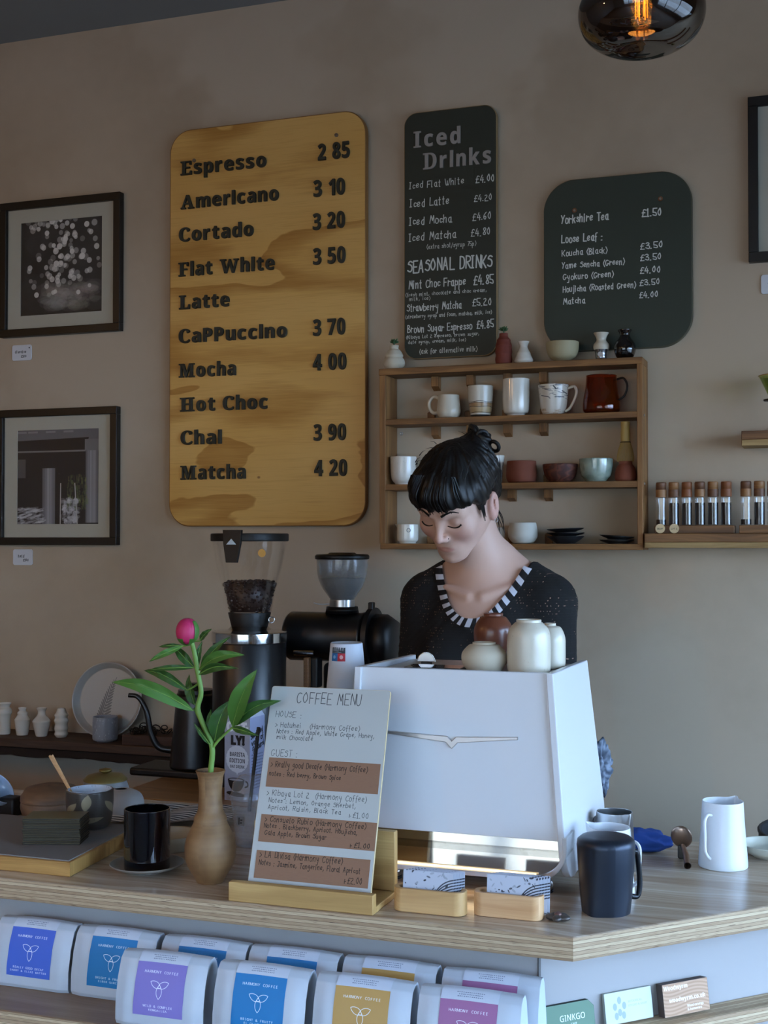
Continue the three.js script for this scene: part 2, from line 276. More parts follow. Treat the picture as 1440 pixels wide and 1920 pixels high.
{
  const w = 0.561, h = 1.06, cx = -1.3975, cy = 2.012, z0 = ZW + 0.002;
  const t = thing('menu_board', 'large pine plywood menu board with raised dark green coffee names and prices', 'menu board', [cx, cy, z0]);
  const lt = hex('#dcb066'), md = hex('#cc9a4c'), dk = hex('#8f5a1a');
  const tex = dataTex(1024, 2048, (u, v) => {
    const x = u * 0.56, y = v * 1.06, warp = fbm(x * 3, y * 5, 2.2, 3);
    const hgt = fbm(x * 2.0 + 3, y * 6.2 + warp * 0.5, 5.1, 2) * 2.2 + y * 1.6 - x * 0.5 + fbm(x * 14, y * 40, 1.1, 2) * 0.1;
    const f = hgt - Math.floor(hgt), fig = sstep(0.42, 0.97, f) * (1 - sstep(0.975, 1.0, f));
    const fib = PN.noise(x * 16, y * 420, 3.1) * 0.14 + PN.noise(x * 5, y * 120, 9.4) * 0.12;
    let c = lerp3(lerp3(lt, md, clamp(0.35 + warp)), dk, clamp(fig * 0.55 + fib));
    const kx = Math.hypot((u - 0.52) * 0.56, (v - 0.475) * 1.06 * 1.3), k2 = Math.hypot((u - 0.47) * 0.56, (v - 0.12) * 1.06 * 1.3);
    return lerp3(c, hex('#6b4420'), 0.7 * sstep(0.006, 0.002, Math.min(kx, k2)));
  });
  tex.repeat.set(1 / w, 1 / h); tex.offset.set(0.5, 0.5);
  const face = mat(0xffffff, 0.42, { map: tex });
  part('board', slab(rrShape(w, h, 0.062), 0.014, 0.003), [face, woodMat('#a67a44', '#7d5527', 52, 0.6)], t, [0, 0, 0.003]);
  const lm = mat('#23271f', 0.6), zf = 0.0205;
  const L = [['Espresso', -1.643, 2.42, .25], ['Americano', -1.642, 2.329, .285], ['Cortado', -1.647, 2.242, .218], ['Flat White', -1.648, 2.149, .279], ['Latte', -1.646, 2.061, .148], ['CaPPuccino', -1.647, 1.971, .314], ['Mocha', -1.646, 1.879, .167], ['Hot Choc', -1.642, 1.788, .254], ['Chai', -1.64, 1.7, .12], ['Matcha', -1.64, 1.607, .19]];
  for (const [s, x, y, wd] of L) letters(t, s, x - cx, y - cy, zf, wd, 0.036, lm);
  for (const [s, x, y, wd] of [['2 85', -1.247, 2.421, .087], ['3 10', -1.259, 2.328, .086], ['3 20', -1.261, 2.243, .088], ['3 50', -1.26, 2.153, .088], ['3 70', -1.26, 1.97, .088], ['4 00', -1.26, 1.881, .091], ['3 90', -1.258, 1.701, .088], ['4 20', -1.256, 1.61, .089]]) letters(t, s, x - cx, y - cy, zf, wd, 0.041, lm, { gap: 0.006 });
  for (const [x, y] of [[-0.207, 0.445], [0.2, 0.47]]) part('screw', at(cyl(0.005, 0.005, 0.003, 14), x, y, 0.021, Math.PI / 2), screwMat, t);
}
function chalkFace(w, h, base, draw, lumps) {
  const k = Math.min(2040 / (h * 1000), 4), t = canvasTex(Math.round(w * 1000 * k), Math.round(h * 1000 * k), (g, W, H) => {
    g.fillStyle = base; g.fillRect(0, 0, W, H);
    for (let i = 0; i < 900; i++) { g.fillStyle = `rgba(190,205,185,${rr(0.004, 0.02)})`; g.fillRect(rnd() * W, rnd() * H, rr(4, 120), rr(1, 3)); }
    draw(g, k);
  });
  t.repeat.set(1 / w, 1 / h); t.offset.set(0.5, 0.5); return mat(0xffffff, 0.55, { map: t });
}
{
  const w = 0.24, h = 0.62, cx = -0.897, cy = 2.208;
  const t = thing('chalkboard', 'tall narrow dark green chalkboard listing iced and seasonal drinks', 'chalkboard', [cx, cy, ZW + 0.002]);
  const lines = [['Iced Flat White', 14, 191, 143, 16], ['£4.00', 187, 192, 47, 18], ['Iced Latte', 16, 238, 103, 19], ['£4.20', 183, 238, 45, 16], ['Iced Mocha', 14, 283, 111, 19], ['£4.60', 179, 284, 47, 18], ['Iced Matcha', 13, 323, 123, 19], ['£4.80', 175, 323, 48, 18], ['(extra shot/syrup 75p)', 60, 346, 127, 11], ['SEASONAL DRINKS', 10, 402, 217, 30], ['Mint Choc Frappe', 13, 442, 148, 20], ['£4.85', 181, 444, 50, 23], ['(fresh mint, chocolate and choc cream,', 4, 462, 210, 9], ['milk, ice)', 14, 473, 55, 9], ['Strawberry Matcha', 8, 499, 142, 18], ['£5.20', 178, 496, 48, 18], ['(strawberry syrup and foam, matcha, milk, ice)', 4, 517, 223, 9], ['Brown Sugar Espresso', 10, 553, 167, 18], ['£4.85', 189, 552, 42, 20], ['(Kibaya Lot 2 espresso, brown sugar,', 6, 568, 189, 8], ['date syrup, cream, milk, ice)', 11, 581, 150, 8], ['(ask for alternative milk)', 41, 607, 149, 12]];
  part('board', slab(rrShape(w, h, 0.034), 0.012, 0.002), [chalkFace(w, h, '#232b22', (g, k) => handLines(g, lines, k, 1.7 * k, '#c9cdc6')), mat('#8f7650', 0.7)], t, [0, 0, 0.002]);
  const lm = mat('#97918a', 0.6), zf = 0.0165;
  letters(t, 'Iced', 0.026 - w / 2, h / 2 - 0.089, zf - 0.004, 0.122, 0.04, lm, { gap: 0.009 });
  letters(t, 'Drinks', 0.051 - w / 2, h / 2 - 0.146, zf - 0.004, 0.175, 0.04, lm, { gap: 0.009 });
}
{
  const w = 0.351, h = 0.414, cx = -0.4855, cy = 2.105;
  const t = thing('chalkboard', 'wide dark green chalkboard with rounded corners listing teas above the shelf', 'chalkboard', [cx, cy, ZW + 0.002]);
  const lines = [['Yorkshire Tea', 43, 104, 114, 19], ['£1.50', 236, 104, 45, 18], ['Loose Leaf :', 44, 151, 99, 18], ['Koucha (Black)', 45, 183, 109, 14], ['£3.50', 232, 180, 51, 15], ['Yame Sencha (Green)', 45, 213, 149, 14], ['£3.50', 232, 207, 48, 15], ['Gyokuro (Green)', 47, 241, 121, 14], ['£4.00', 231, 238, 47, 15], ['Houjicha (Roasted Green)', 47, 270, 173, 14], ['£3.50', 230, 266, 46, 14], ['Matcha', 48, 299, 52, 14], ['£4.00', 229, 296, 43, 14]];
  part('board', slab(rrShape(w, h, 0.075), 0.012, 0.002), [chalkFace(w, h, '#29342a', (g, k) => handLines(g, lines, k, 2.1 * k, '#d3d6cf')), mat('#4d4a38', 0.7)], t, [0, 0, 0.002]);
  for (const [x, y] of [[-0.1, 0.132], [0.103, 0.142]]) { const c = part('screw_cup', at(new THREE.TorusGeometry(0.0042, 0.0017, 8, 18), x, y, 0.0165), mat('#7d5438', 0.4, { metalness: 0.7 }), t); part('screw', at(cyl(0.0035, 0.0035, 0.002, 12), x, y, 0.0165, Math.PI / 2), screwMat, c); }
}

// ---------------------------------------------------------------- framed pictures and price tags
function frame(label, cx, cy, w, h, bar, print, pw, ph, dx = 0) {
  const t = thing('picture_frame', label, 'picture', [cx, cy, ZW + 0.001]), m = mat('#080807', 0.45), d = 0.022;
  for (const [bw, bh, x, y] of [[w, bar, 0, h / 2 - bar / 2], [w, bar, 0, -h / 2 + bar / 2], [bar, h - 2 * bar, -w / 2 + bar / 2, 0], [bar, h - 2 * bar, w / 2 - bar / 2, 0]]) part('frame_bar', at(rbox(bw, bh, d, 0.0015, 1), x, y, d / 2), m, t);
  const iw = w - 2 * bar, ih = h - 2 * bar, s = rrShape(iw, ih, 0.0005), o = rrShape(pw, ph, 0.0002), hole = new THREE.Path(o.getPoints().map((p) => p.clone().add(new THREE.Vector2(dx, 0)))); s.holes.push(hole);
  part('mount', slab(s, 0.002, 0), mat('#b9b6a6', 0.85), t, [0, 0, 0.008]);
  if (print) part('print', new THREE.PlaneGeometry(pw + 0.006, ph + 0.006), mat(0xffffff, 0.6, { map: print }), t, [dx, 0, 0.0075]);
  part('glazing', box(iw, ih, 0.0015), M.glass, t, [0, 0, 0.0135]);
}
const bokeh = canvasTex(512, 512, (g, W) => {
  g.fillStyle = '#2b2b29'; g.fillRect(0, 0, W, W);
  for (let i = 0; i < 60; i++) { g.fillStyle = `rgba(70,70,68,${rr(0.05, 0.2)})`; g.beginPath(); g.arc(rnd() * W, rnd() * W, rr(30, 90), 0, 7); g.fill(); }
  for (let i = 0; i < 70; i++) { g.fillStyle = `rgba(${rr(170, 205)},${rr(165, 195)},${rr(160, 188)},${rr(0.06, 0.16)})`; g.beginPath(); g.ellipse(rr(150, 470), rr(360, 480) - 10, rr(30, 80), rr(15, 45), 0, 0, 7); g.fill(); }
  for (let i = 0; i < 120; i++) { const y = Math.pow(rnd(), 1.1) * 410, x = 256 + (rnd() + rnd() - 1) * 260 + 30; g.fillStyle = `rgba(228,226,220,${rr(0.25, 0.95)})`; g.beginPath(); g.arc(x, y, rr(11, 18), 0, 7); g.fill(); }
});
const columns = canvasTex(512, 512, (g, W) => {
  g.fillStyle = '#151515'; g.fillRect(0, 0, W, W); g.fillStyle = '#6a6a6c'; g.fillRect(0, 0, W, 62); g.fillStyle = '#8a8a8a'; for (const x of [0, 70, 180, 290]) g.fillRect(x, 12, 60, 10);
  g.fillStyle = '#141414'; g.beginPath(); g.moveTo(0, 62); g.lineTo(445, 50); g.lineTo(420, 118); g.lineTo(0, 124); g.fill(); g.fillStyle = '#7e7e7e'; g.fillRect(0, 116, W, 9); g.fillStyle = '#777'; g.fillRect(420, 60, 92, 60); g.fillStyle = '#555'; g.fillRect(0, 160, 55, 100);
  for (const [x, w] of [[160, 80], [425, 78]]) for (let i = 0; i < w; i += 2) { const k = 90 + 60 * Math.sin(i / w * 3.1) + rr(-18, 18); g.fillStyle = `rgb(${k},${k},${k + 4})`; g.fillRect(x + i, x > 300 ? 120 : 210, 2, 380); }
  for (let i = 0; i < 130; i++) { g.fillStyle = `rgba(${rr(90, 130)},${rr(110, 140)},${rr(60, 80)},0.35)`; g.fillRect(rr(310, 430), rr(240, 420), rr(3, 14), rr(8, 40)); }
  for (let i = 0; i < 260; i++) { const k = rr(150, 235); g.fillStyle = `rgba(${k},${k},${k + 4},0.4)`; g.beginPath(); if (i % 2) g.ellipse(rr(285, 380), rr(370, 500), rr(4, 20), rr(4, 14), 0, 0, 7); else g.ellipse(rr(0, 160), rr(420, 505), rr(6, 30), rr(2, 7), -0.2, 0, 7); g.fill(); }
  g.strokeStyle = '#bdbdb8'; g.lineWidth = 6; g.beginPath(); g.moveTo(274, 290); g.lineTo(272, 510); g.moveTo(360, 290); g.lineTo(376, 510); g.stroke();
});
frame('black framed print of blurred white light spots, upper of two on left wall', -2.0245, 2.2055, 0.388, 0.379, 0.021, bokeh, 0.262, 0.262);
frame('black framed black and white print of columns, lower of two on left wall', -2.032, 1.6215, 0.388, 0.378, 0.021, columns, 0.262, 0.262);
frame('black framed picture with wide white mount, cut off at right edge', 0.01, 2.273, 0.388, 0.38, 0.022, bokeh, 0.13, 0.2, 0.02);
function priceTag(label, cx, cy, txt, w = 0.064, h = 0.044) {
  const tx = canvasTex(256, 176, (g, W, H) => { g.fillStyle = '#d2d4d8'; g.fillRect(0, 0, W, H); for (const [s, x, y, ww, hh] of txt) hand(g, s, x, y, ww, hh, 5, '#33363a'); }); tx.repeat.set(1 / w, 1 / h); tx.offset.set(0.5, 0.5);
  const t = thing('price_tag', label, 'price tag', [cx, cy, ZW + 0.0005], 0);
  part('card', slab(rrShape(w, h, 0.006), 0.002, 0.0004), [mat(0xffffff, 0.6, { map: tx }), mat('#c9cbce', 0.6)], t, [0, 0, 0.0005]); return t;
}
{ const t = priceTag('small white price tag under the picture of light spots', -2.156, 1.973, [['dissolve', 40, 92, 150, 30], ['£100', 120, 142, 70, 26]]); part('sticker_dot', at(cyl(0.002, 0.002, 0.0006, 12), 0.025, 0.013, 0.0032, Math.PI / 2), mat('#2c2530', 0.6), t); }
priceTag('small white price tag under the picture of columns', -2.149, 1.398, [['held', 70, 90, 80, 32], ['£100', 135, 132, 70, 26]]);
priceTag('small white price tag cut off at right edge under framed picture', -0.126, 2.033, [['flow', 60, 95, 110, 34], ['£100', 120, 142, 70, 26]]);

// ---------------------------------------------------------------- wall shelf unit with cups
const SH = { x0: -1.059, x1: -0.416, zf: -2.96, d: 0.09, top: 1.868, s2: 1.743, s3: 1.583, bot: 1.438 };
{
  const w = SH.x1 - SH.x0, cx = (SH.x0 + SH.x1) / 2, zc = SH.zf - SH.d / 2, t = thing('display_shelf', 'brown wooden wall shelf unit with four boards holding cups and bowls', 'shelf', [cx, SH.bot - 0.015, zc]);
  const oy = SH.bot - 0.015, mk = (y, th, x0, x1) => part('shelf_board', wbox(x1 - x0, th, SH.d - 0.002, 0), M.shelfwood, t, [(x0 + x1) / 2 - cx, y - th / 2 - oy, 0]);
  mk(SH.top, 0.016, SH.x0, SH.x1); mk(SH.s2, 0.0145, SH.x0 + 0.014, SH.x1 - 0.01); mk(SH.s3, 0.0145, SH.x0 + 0.014, SH.x1 - 0.01); mk(SH.bot, 0.014, SH.x0 + 0.004, SH.x1);
  const sideH = SH.top - 0.016 - SH.bot;
  part('side_panel', wbox(0.016, sideH, SH.d, 1), M.shelfwood, t, [-w / 2 + 0.01, SH.bot - oy + sideH / 2, 0]); part('side_panel', wbox(0.013, sideH, SH.d, 1), M.shelfwood, t, [w / 2 - 0.0065, SH.bot - oy + sideH / 2, 0]);
  // small blocks set against the wall under and over the boards
  const blk = (x, y, h, up) => { const s = poly(up ? [[0, 0], [0.012, 0], [0.012, h * 0.85], [0, h]] : [[0, 0], [0.022, 0], [0.022, -h * 0.72], [0, -h]]); const g = slab(s, 0.017, 0.001, 2); g.rotateY(-Math.PI / 2); g.translate(0.0085, 0, -SH.d / 2 + 0.001); grainUV(g, 1); part('support_block', g, M.shelfwood, t, [x - cx, y - oy, 0]); };
  for (const x of [-0.935, -0.845, -0.752, -0.663]) { blk(x, SH.top - 0.016, 0.034, false); blk(x, SH.s2 - 0.0145, 0.03, false); }
  for (const x of [-0.948, -0.852, -0.757, -0.663]) blk(x, SH.s2, 0.024, true);
  for (const x of [-0.742, -0.652]) { blk(x, SH.s3 - 0.0145, 0.028, false); blk(x + 0.0, SH.bot, 0.025, true); } blk(-0.95, SH.bot, 0.02, true); blk(-0.655, SH.s3, 0.024, true);
  for (const y of [1.713]) part('screw', at(new THREE.TorusGeometry(0.003, 0.0014, 8, 16), -w / 2 + 0.034, y - oy, -0.03, 0, 0.0), M.steel, t);
  for (const y of [1.735, 1.577]) part('screw', at(cyl(0.003, 0.003, 0.003, 12), w / 2 + 0.001, y - oy, 0.025, 0, 0, Math.PI / 2), M.steel, t);
}
const zs = -2.994;
const glazeMap = (base, spots, n, size, seed) => canvasTex(256, 256, (g, W) => { rs = seed; g.fillStyle = base; g.fillRect(0, 0, W, W); for (let i = 0; i < n; i++) { g.fillStyle = spots; g.globalAlpha = rr(0.2, 0.8); g.beginPath(); g.arc(rnd() * W, rnd() * W, rr(0.4, size), 0, 7); g.fill(); } g.globalAlpha = 1; });
const speckWhite = phys(0xffffff, 0.28, { map: glazeMap('#d8d2c6', '#8c8778', 260, 1.0, 5), clearcoat: 0.5, clearcoatRoughness: 0.12 });
// on top
const G_TOP = SH.top + 0.0004;
solo('bud_vase', 'off-white wavy bud vase holding a succulent, left end of shelf top', 'vase', vessel([[0.018, 0], [0.0265, 0.012], [0.0255, 0.024], [0.0215, 0.03], [0.0225, 0.036], [0.0165, 0.047], [0.011, 0.052], [0.0115, 0.06]], 0.002), M.creamMatt, [-1.03, G_TOP, zs]);
solo('bud_vase', 'brick red ribbed bud vase holding a succulent on shelf top', 'vase', vessel([[0.018, 0], [0.0205, 0.012], [0.019, 0.024], [0.0205, 0.03], [0.019, 0.042], [0.0195, 0.047], [0.0165, 0.056], [0.0165, 0.06], [0.011, 0.067], [0.0105, 0.075]], 0.002, 40, 60), M.redclay, [-0.751, G_TOP, zs]);
function succulent(label, p, s) {
  const t = thing('succulent', label, 'plant', p, 0, undefined);
  for (let i = 0; i < 16; i++) { const a = i * 2.4, up = 0.25 + 0.65 * (i / 16), l = rr(0.011, 0.016) * s, g = sph(1, 8, 6); g.scale(0.0026 * s, 0.0018 * s, l / 2); g.translate(0, 0, l / 2); g.rotateX(-up * 1.2); g.rotateY(a); g.translate(0, 0.004 * s, 0); part('leaf', g, M.succulent, t); }
  part('stem', taperTube([[0, -0.012, 0], [0, 0, 0], [0, 0.006 * s, 0]], 0.002, 0.002, 6, 6), M.succulent, t);
}
succulent('small green succulent in the off-white bud vase', [-1.03, G_TOP + 0.062, zs], 1.0);
succulent('small green succulent in the brick red bud vase', [-0.751, G_TOP + 0.077, zs], 1.05);
solo('bud_vase', 'tiny glossy white vase with flared lip between red vase and beige bowl', 'vase', vessel([[0.017, 0], [0.0225, 0.006], [0.022, 0.012], [0.018, 0.02], [0.0165, 0.026], [0.012, 0.034], [0.0095, 0.042], [0.014, 0.053]], 0.002), M.whiteGlaze, [-0.702, G_TOP, zs]);
solo('bowl', 'beige stoneware bowl on shelf top in front of tea chalkboard', 'bowl', vessel([[0.016, 0], [0.018, 0.003], [0.031, 0.012], [0.0375, 0.027], [0.039, 0.046]], 0.003), mat('#a99d7a', 0.6), [-0.608, G_TOP, zs]);
{ const t = thing('bud_vase', 'small beige vase with silver lower half beside black vase', 'vase', [-0.516, G_TOP, zs]);
  part('body', vessel([[0.0165, 0.024], [0.0185, 0.03], [0.0175, 0.038], [0.0115, 0.046], [0.0125, 0.054], [0.018, 0.064]], 0.002), M.creamGlaze, t);
  part('base', vessel([[0.012, 0], [0.0135, 0.006], [0.014, 0.016], [0.0168, 0.0245]], 0.002), mat('#a9aaae', 0.2, { metalness: 0.85 }), t);
  part('round_label', at(cyl(0.006, 0.006, 0.001, 20), 0, 0.0125, 0.0142, Math.PI / 2), mat('#b9b4b0', 0.5), t); }
solo('bud_vase', 'shiny black round vase with flared neck, right end of shelf top', 'vase', vessel([[0.015, 0], [0.0215, 0.008], [0.0255, 0.022], [0.0235, 0.036], [0.0145, 0.049], [0.0115, 0.057], [0.0165, 0.068]], 0.002), M.black, [-0.461, G_TOP, zs]);
// handles
const loop = (pts, r, sx = 1) => { const g = tube(pts, r, 36, 10); return g; };
function mug(name, label, category, outer, m, hm, p, dir, hp, hr = 0.0035, t = 0.003) { const o = thing(name, label, category, p); part('body', vessel(outer, t), m, o); const h = part('handle', tube(hp.map(([x, y]) => [x * dir, y, 0]), hr, 36, 10), hm, o); return o; }
const S2 = SH.s2 + 0.0004, S3 = SH.s3 + 0.0004, SB = SH.bot + 0.0004;
mug('mug', 'cream mug with ring handle on its left, second shelf', 'mug', [[0.018, 0], [0.024, 0.003], [0.029, 0.014], [0.0285, 0.028], [0.0265, 0.044], [0.0258, 0.056]], M.creamGlaze, M.creamGlaze, [-0.889, S2, zs], -1, [[0.0255, 0.05], [0.038, 0.054], [0.0495, 0.042], [0.0485, 0.025], [0.038, 0.014], [0.0275, 0.015]], 0.0045);
{ const tx = canvasTex(256, 512, (g, W, H) => { g.fillStyle = '#cfc9ba'; g.fillRect(0, 0, W, H); const y0 = H * 0.55; g.fillStyle = '#a3825b'; g.fillRect(0, y0, W, H * 0.22); g.fillStyle = '#b39a72'; g.fillRect(0, y0 + H * 0.13, W, H * 0.2); g.strokeStyle = '#2d2722'; g.lineWidth = 7; for (const yy of [0.52, 0.56, 0.68, 0.86]) { g.beginPath(); g.moveTo(0, H * yy); for (let x = 0; x <= W; x += 8) g.lineTo(x, H * yy + Math.sin(x * 0.0491 * 2 + yy * 20) * 5); g.stroke(); } g.fillStyle = '#2d2722'; g.fillRect(0, H * 0.93, W, H * 0.07); });
  const g = vessel([[0.021, 0], [0.0235, 0.003], [0.0275, 0.02], [0.0295, 0.045], [0.0312, 0.075]], 0.0028); setUV(g, (x, y, z) => [Math.atan2(x, z) / 6.2832 + 0.5, y / 0.076]);
  solo('tumbler', 'cream tumbler with brown and black bands round its lower half', 'cup', g, phys(0xffffff, 0.4, { map: tx, clearcoat: 0.3 }), [-0.809, S2, zs]); }
solo('tumbler', 'tall plain white tumbler, middle of the second shelf', 'cup', vessel([[0.02, 0], [0.022, 0.004], [0.0295, 0.01], [0.032, 0.03], [0.0325, 0.06], [0.0325, 0.088]], 0.003), M.whiteGlaze, [-0.721, S2, zs]);
{ const tx = canvasTex(512, 256, (g, W, H) => { g.fillStyle = '#d3cabb'; g.fillRect(0, 0, W, H); rs = 77; for (let i = 0; i < 60; i++) { g.strokeStyle = `rgba(40,42,48,${rr(0.3, 0.9)})`; g.lineWidth = rr(2, 9); const x = rr(0, W), y = rr(H * 0.52, H); g.beginPath(); g.moveTo(x, y); g.lineTo(x + rr(10, 60), y + rr(-30, 20)); g.stroke(); } for (let i = 0; i < 30; i++) { g.fillStyle = `rgba(150,110,70,${rr(0.1, 0.4)})`; g.fillRect(rr(0, W), rr(0, 34), rr(10, 40), rr(4, 18)); } });
  const t = thing('mug', 'cream mug splashed with dark streaks, thin handle on its right', 'mug', [-0.63, S2, zs]); const g = vessel([[0.022, 0], [0.026, 0.003], [0.031, 0.02], [0.034, 0.045], [0.0365, 0.07]], 0.003); setUV(g, (x, y, z) => [Math.atan2(x, z) / 6.2832 + 0.5, 1 - y / 0.072]);
  const mm = phys(0xffffff, 0.35, { map: tx, clearcoat: 0.4 }); part('body', g, mm, t); part('handle', tube([[0.034, 0.062, 0], [0.05, 0.066, 0.002], [0.0555, 0.054, 0.002], [0.048, 0.03, 0.001], [0.0375, 0.014, 0], [0.028, 0.008, 0]], 0.0033, 36, 10), M.creamGlaze, t); }
{ const t = thing('glass_pot', 'amber brown glass pot with black handle, right end of second shelf', 'pot', [-0.516, S2, zs]); part('body', vessel([[0.03, 0], [0.041, 0.004], [0.0435, 0.014], [0.042, 0.035], [0.0375, 0.06], [0.0355, 0.088]], 0.0018), M.amber, t);
  part('handle', tube([[0.037, 0.078, 0.006], [0.052, 0.08, 0.009], [0.061, 0.066, 0.01], [0.06, 0.05, 0.01], [0.052, 0.036, 0.009], [0.041, 0.03, 0.006]], 0.0026, 36, 10), M.blackPlastic, t); part('rim', at(new THREE.TorusGeometry(0.0352, 0.0009, 8, 40), 0, 0.088, 0, Math.PI / 2), M.amber, t); }
// third shelf
solo('tumbler', 'white glazed tumbler at left end of the third shelf beside her hair', 'cup', vessel([[0.02, 0], [0.021, 0.003], [0.0285, 0.012], [0.0315, 0.03], [0.0325, 0.068]], 0.003), speckWhite, [-1.006, S3, zs]);
solo('tumbler', 'small white cup mostly hidden behind the hair bun side', 'cup', vessel([[0.014, 0], [0.0165, 0.004], [0.0185, 0.03], [0.022, 0.066]], 0.003), M.whiteGlaze, [-0.772, S3, zs]);
solo('cup', 'plain terracotta brown cup without handle on third shelf', 'cup', vessel([[0.026, 0], [0.033, 0.003], [0.0365, 0.014], [0.0362, 0.03], [0.0348, 0.051]], 0.003), M.terracotta, [-0.708, S3, zs]);
{ const tx = dataTex(256, 128, (u, v) => { const k = Math.sin((u * 60 + fbm(u * 8, v * 8, 2) * 9 - v * 18)) * 0.5 + 0.5; return lerp3(hex('#45231b'), hex('#6d3c2c'), k); }); const g = vessel([[0.022, 0], [0.027, 0.004], [0.036, 0.016], [0.0405, 0.032], [0.0415, 0.042]], 0.003);
  solo('bowl', 'dark brown bowl with carved swirling lines on third shelf', 'bowl', g, mat(0xffffff, 0.65, { map: tx, bumpMap: tx, bumpScale: 0.0012 }), [-0.614, S3, zs]); }
{ const tx = dataTex(256, 128, (u, v) => { const k = fbm(u * 6, v * 7, 4, 4), q = fbm(u * 10, v * 3, 9, 3); return lerp3(lerp3(hex('#7f9083'), hex('#a9b3a2'), clamp(0.5 + k * 1.4)), hex('#4f6258'), sstep(0.1, 0.4, q)); });
  solo('bowl', 'grey green glossy glazed bowl on third shelf', 'bowl', vessel([[0.023, 0], [0.026, 0.004], [0.035, 0.014], [0.0385, 0.03], [0.04, 0.053]], 0.003), phys(0xffffff, 0.15, { map: tx, clearcoat: 0.9, clearcoatRoughness: 0.05 }), [-0.529, S3, zs]); }
solo('whisk_stand', 'rounded terracotta whisk stand at right end of third shelf', 'whisk stand', vessel([[0.021, 0], [0.0245, 0.006], [0.0245, 0.02], [0.02, 0.034], [0.0155, 0.04], [0.0155, 0.046]], 0.003), M.terracotta, [-0.4605, S3, zs]);
{ const t = thing('bamboo_whisk', 'pale bamboo tea whisk hung upside down on terracotta stand', 'whisk', [-0.4605, S3, zs]), bam = mat('#b79a58', 0.5);
  part('handle', at(vessel([[0.011, 0], [0.0113, 0.02], [0.0105, 0.03], [0.011, 0.046]], 0.003, 24), 0, 0.092, 0), bam, t); part('binding', at(new THREE.TorusGeometry(0.0113, 0.001, 6, 24), 0, 0.091, 0, Math.PI / 2), mat('#241c14', 0.8), t);
  const tn = []; for (let i = 0; i < 40; i++) { const a = i / 40 * 6.283, c = Math.cos(a), s = Math.sin(a); tn.push(tube([[0.0105 * c, 0.092, 0.0105 * s], [0.017 * c, 0.07, 0.017 * s], [0.0195 * c, 0.052, 0.0195 * s], [0.018 * c, 0.046, 0.018 * s]], 0.00055, 8, 4)); } const tm = part('tines', join(tn), bam, t); tm.userData.kind = 'stuff'; }
// bottom shelf
{ const t = thing('creamer', 'small white creamer jug with spout and stamped dot, left end of bottom shelf', 'jug', [-0.995, SB, zs]); const g = vessel([[0.02, 0], [0.0215, 0.003], [0.0262, 0.01], [0.0268, 0.03], [0.0262, 0.046]], 0.0028), p = g.attributes.position;
  for (let i = 0; i < p.count; i++) { const x = p.getX(i), y = p.getY(i), z = p.getZ(i), a = Math.atan2(z, -x); const k = sstep(0.035, 0.047, y) * Math.exp(-a * a / 0.03); p.setX(i, x - k * 0.008); p.setY(i, y + k * 0.001); } g.computeVertexNormals();
  part('body', g, M.whiteGlaze, t); part('stamp', at(new THREE.TorusGeometry(0.0045, 0.0007, 6, 20), 0.011, 0.032, 0.0252, 0, 0.4), mat('#6a6c70', 0.5), t); }
solo('cup', 'small round brownish cup half hidden behind her neck', 'cup', vessel([[0.013, 0], [0.0165, 0.006], [0.0175, 0.024], [0.016, 0.038]], 0.0025), mat('#8a7a68', 0.6), [-0.765, SB, zs + 0.01]);
solo('cup', 'round white matt cup without handle on bottom shelf', 'cup', vessel([[0.02, 0], [0.027, 0.004], [0.0345, 0.016], [0.0345, 0.034], [0.0315, 0.049]], 0.003), mat('#cbc7ba', 0.55), [-0.705, SB, zs]);
function plate(name, label, r, m, p, tilt, group) { const o = solo(name, label, 'plate', vessel([[r * 0.55, 0], [r * 0.6, 0.002], [r * 0.9, 0.006], [r, 0.0085]], 0.002, 48, 20), m, p, 0, group); o.rotation.z = tilt; return o; }
const slate = mat('#1c1d20', 0.5), slate2 = mat('#2b2c2c', 0.4);
solo('bowl', 'black shallow bowl at bottom of the stack of black plates', 'bowl', vessel([[0.022, 0], [0.024, 0.002], [0.036, 0.01], [0.044, 0.017]], 0.002), slate, [-0.602, SB, zs]);
plate('plate', 'black plate in middle of the stack on bottom shelf', 0.0445, slate, [-0.602, SB + 0.0168, zs], 0.0);
plate('plate', 'black plate tilted on top of the stack on bottom shelf', 0.044, slate, [-0.602, SB + 0.0265, zs], 0.04);
plate('plate', 'dark grey saucer, lower of two at right of bottom shelf', 0.04, slate2, [-0.481, SB, zs], 0);
plate('plate', 'dark grey saucer tilted on top of another at right of bottom shelf', 0.0405, slate2, [-0.481, SB + 0.0095, zs], -0.07);

// ---------------------------------------------------------------- right wall shelves
function liveShelf(label, x0, x1, y, h, zf, m, seed) {
  const t = thing('wall_shelf', label, 'shelf', [x0, y, 0]); const n = 40, w = x1 - x0, top = [], bot = [];
  const s = new THREE.Shape(); s.moveTo(0, 0); s.lineTo(w, 0); for (let i = n; i >= 0; i--) s.lineTo(w * i / n, -h * (0.62 + 0.16 * fbm(i * 0.13, seed, 0, 2)));
  const g = slab(s, zf - ZW - 0.004, 0.002, 2); grainUV(g, 0); part('board', g, m, t, [0, 0, ZW + 0.002]);
  const e = new THREE.Shape(); for (let i = 0; i <= n; i++) { const yy = -h * (0.62 + 0.16 * fbm(i * 0.13, seed, 0, 2)); i ? e.lineTo(w * i / n, yy) : e.moveTo(0, yy); } e.lineTo(w, -h); e.lineTo(0, -h * 1.0);
  const g2 = slab(e, zf - ZW - 0.006, 0.0015, 2); grainUV(g2, 0); part('bark_edge', g2, M.bark, t, [0, 0, ZW + 0.002]);
}
liveShelf('brown live-edge wall shelf carrying the coffee tubes at right', -0.412, 0.55, 1.462, 0.033, -2.95, M.liveedge, 3);
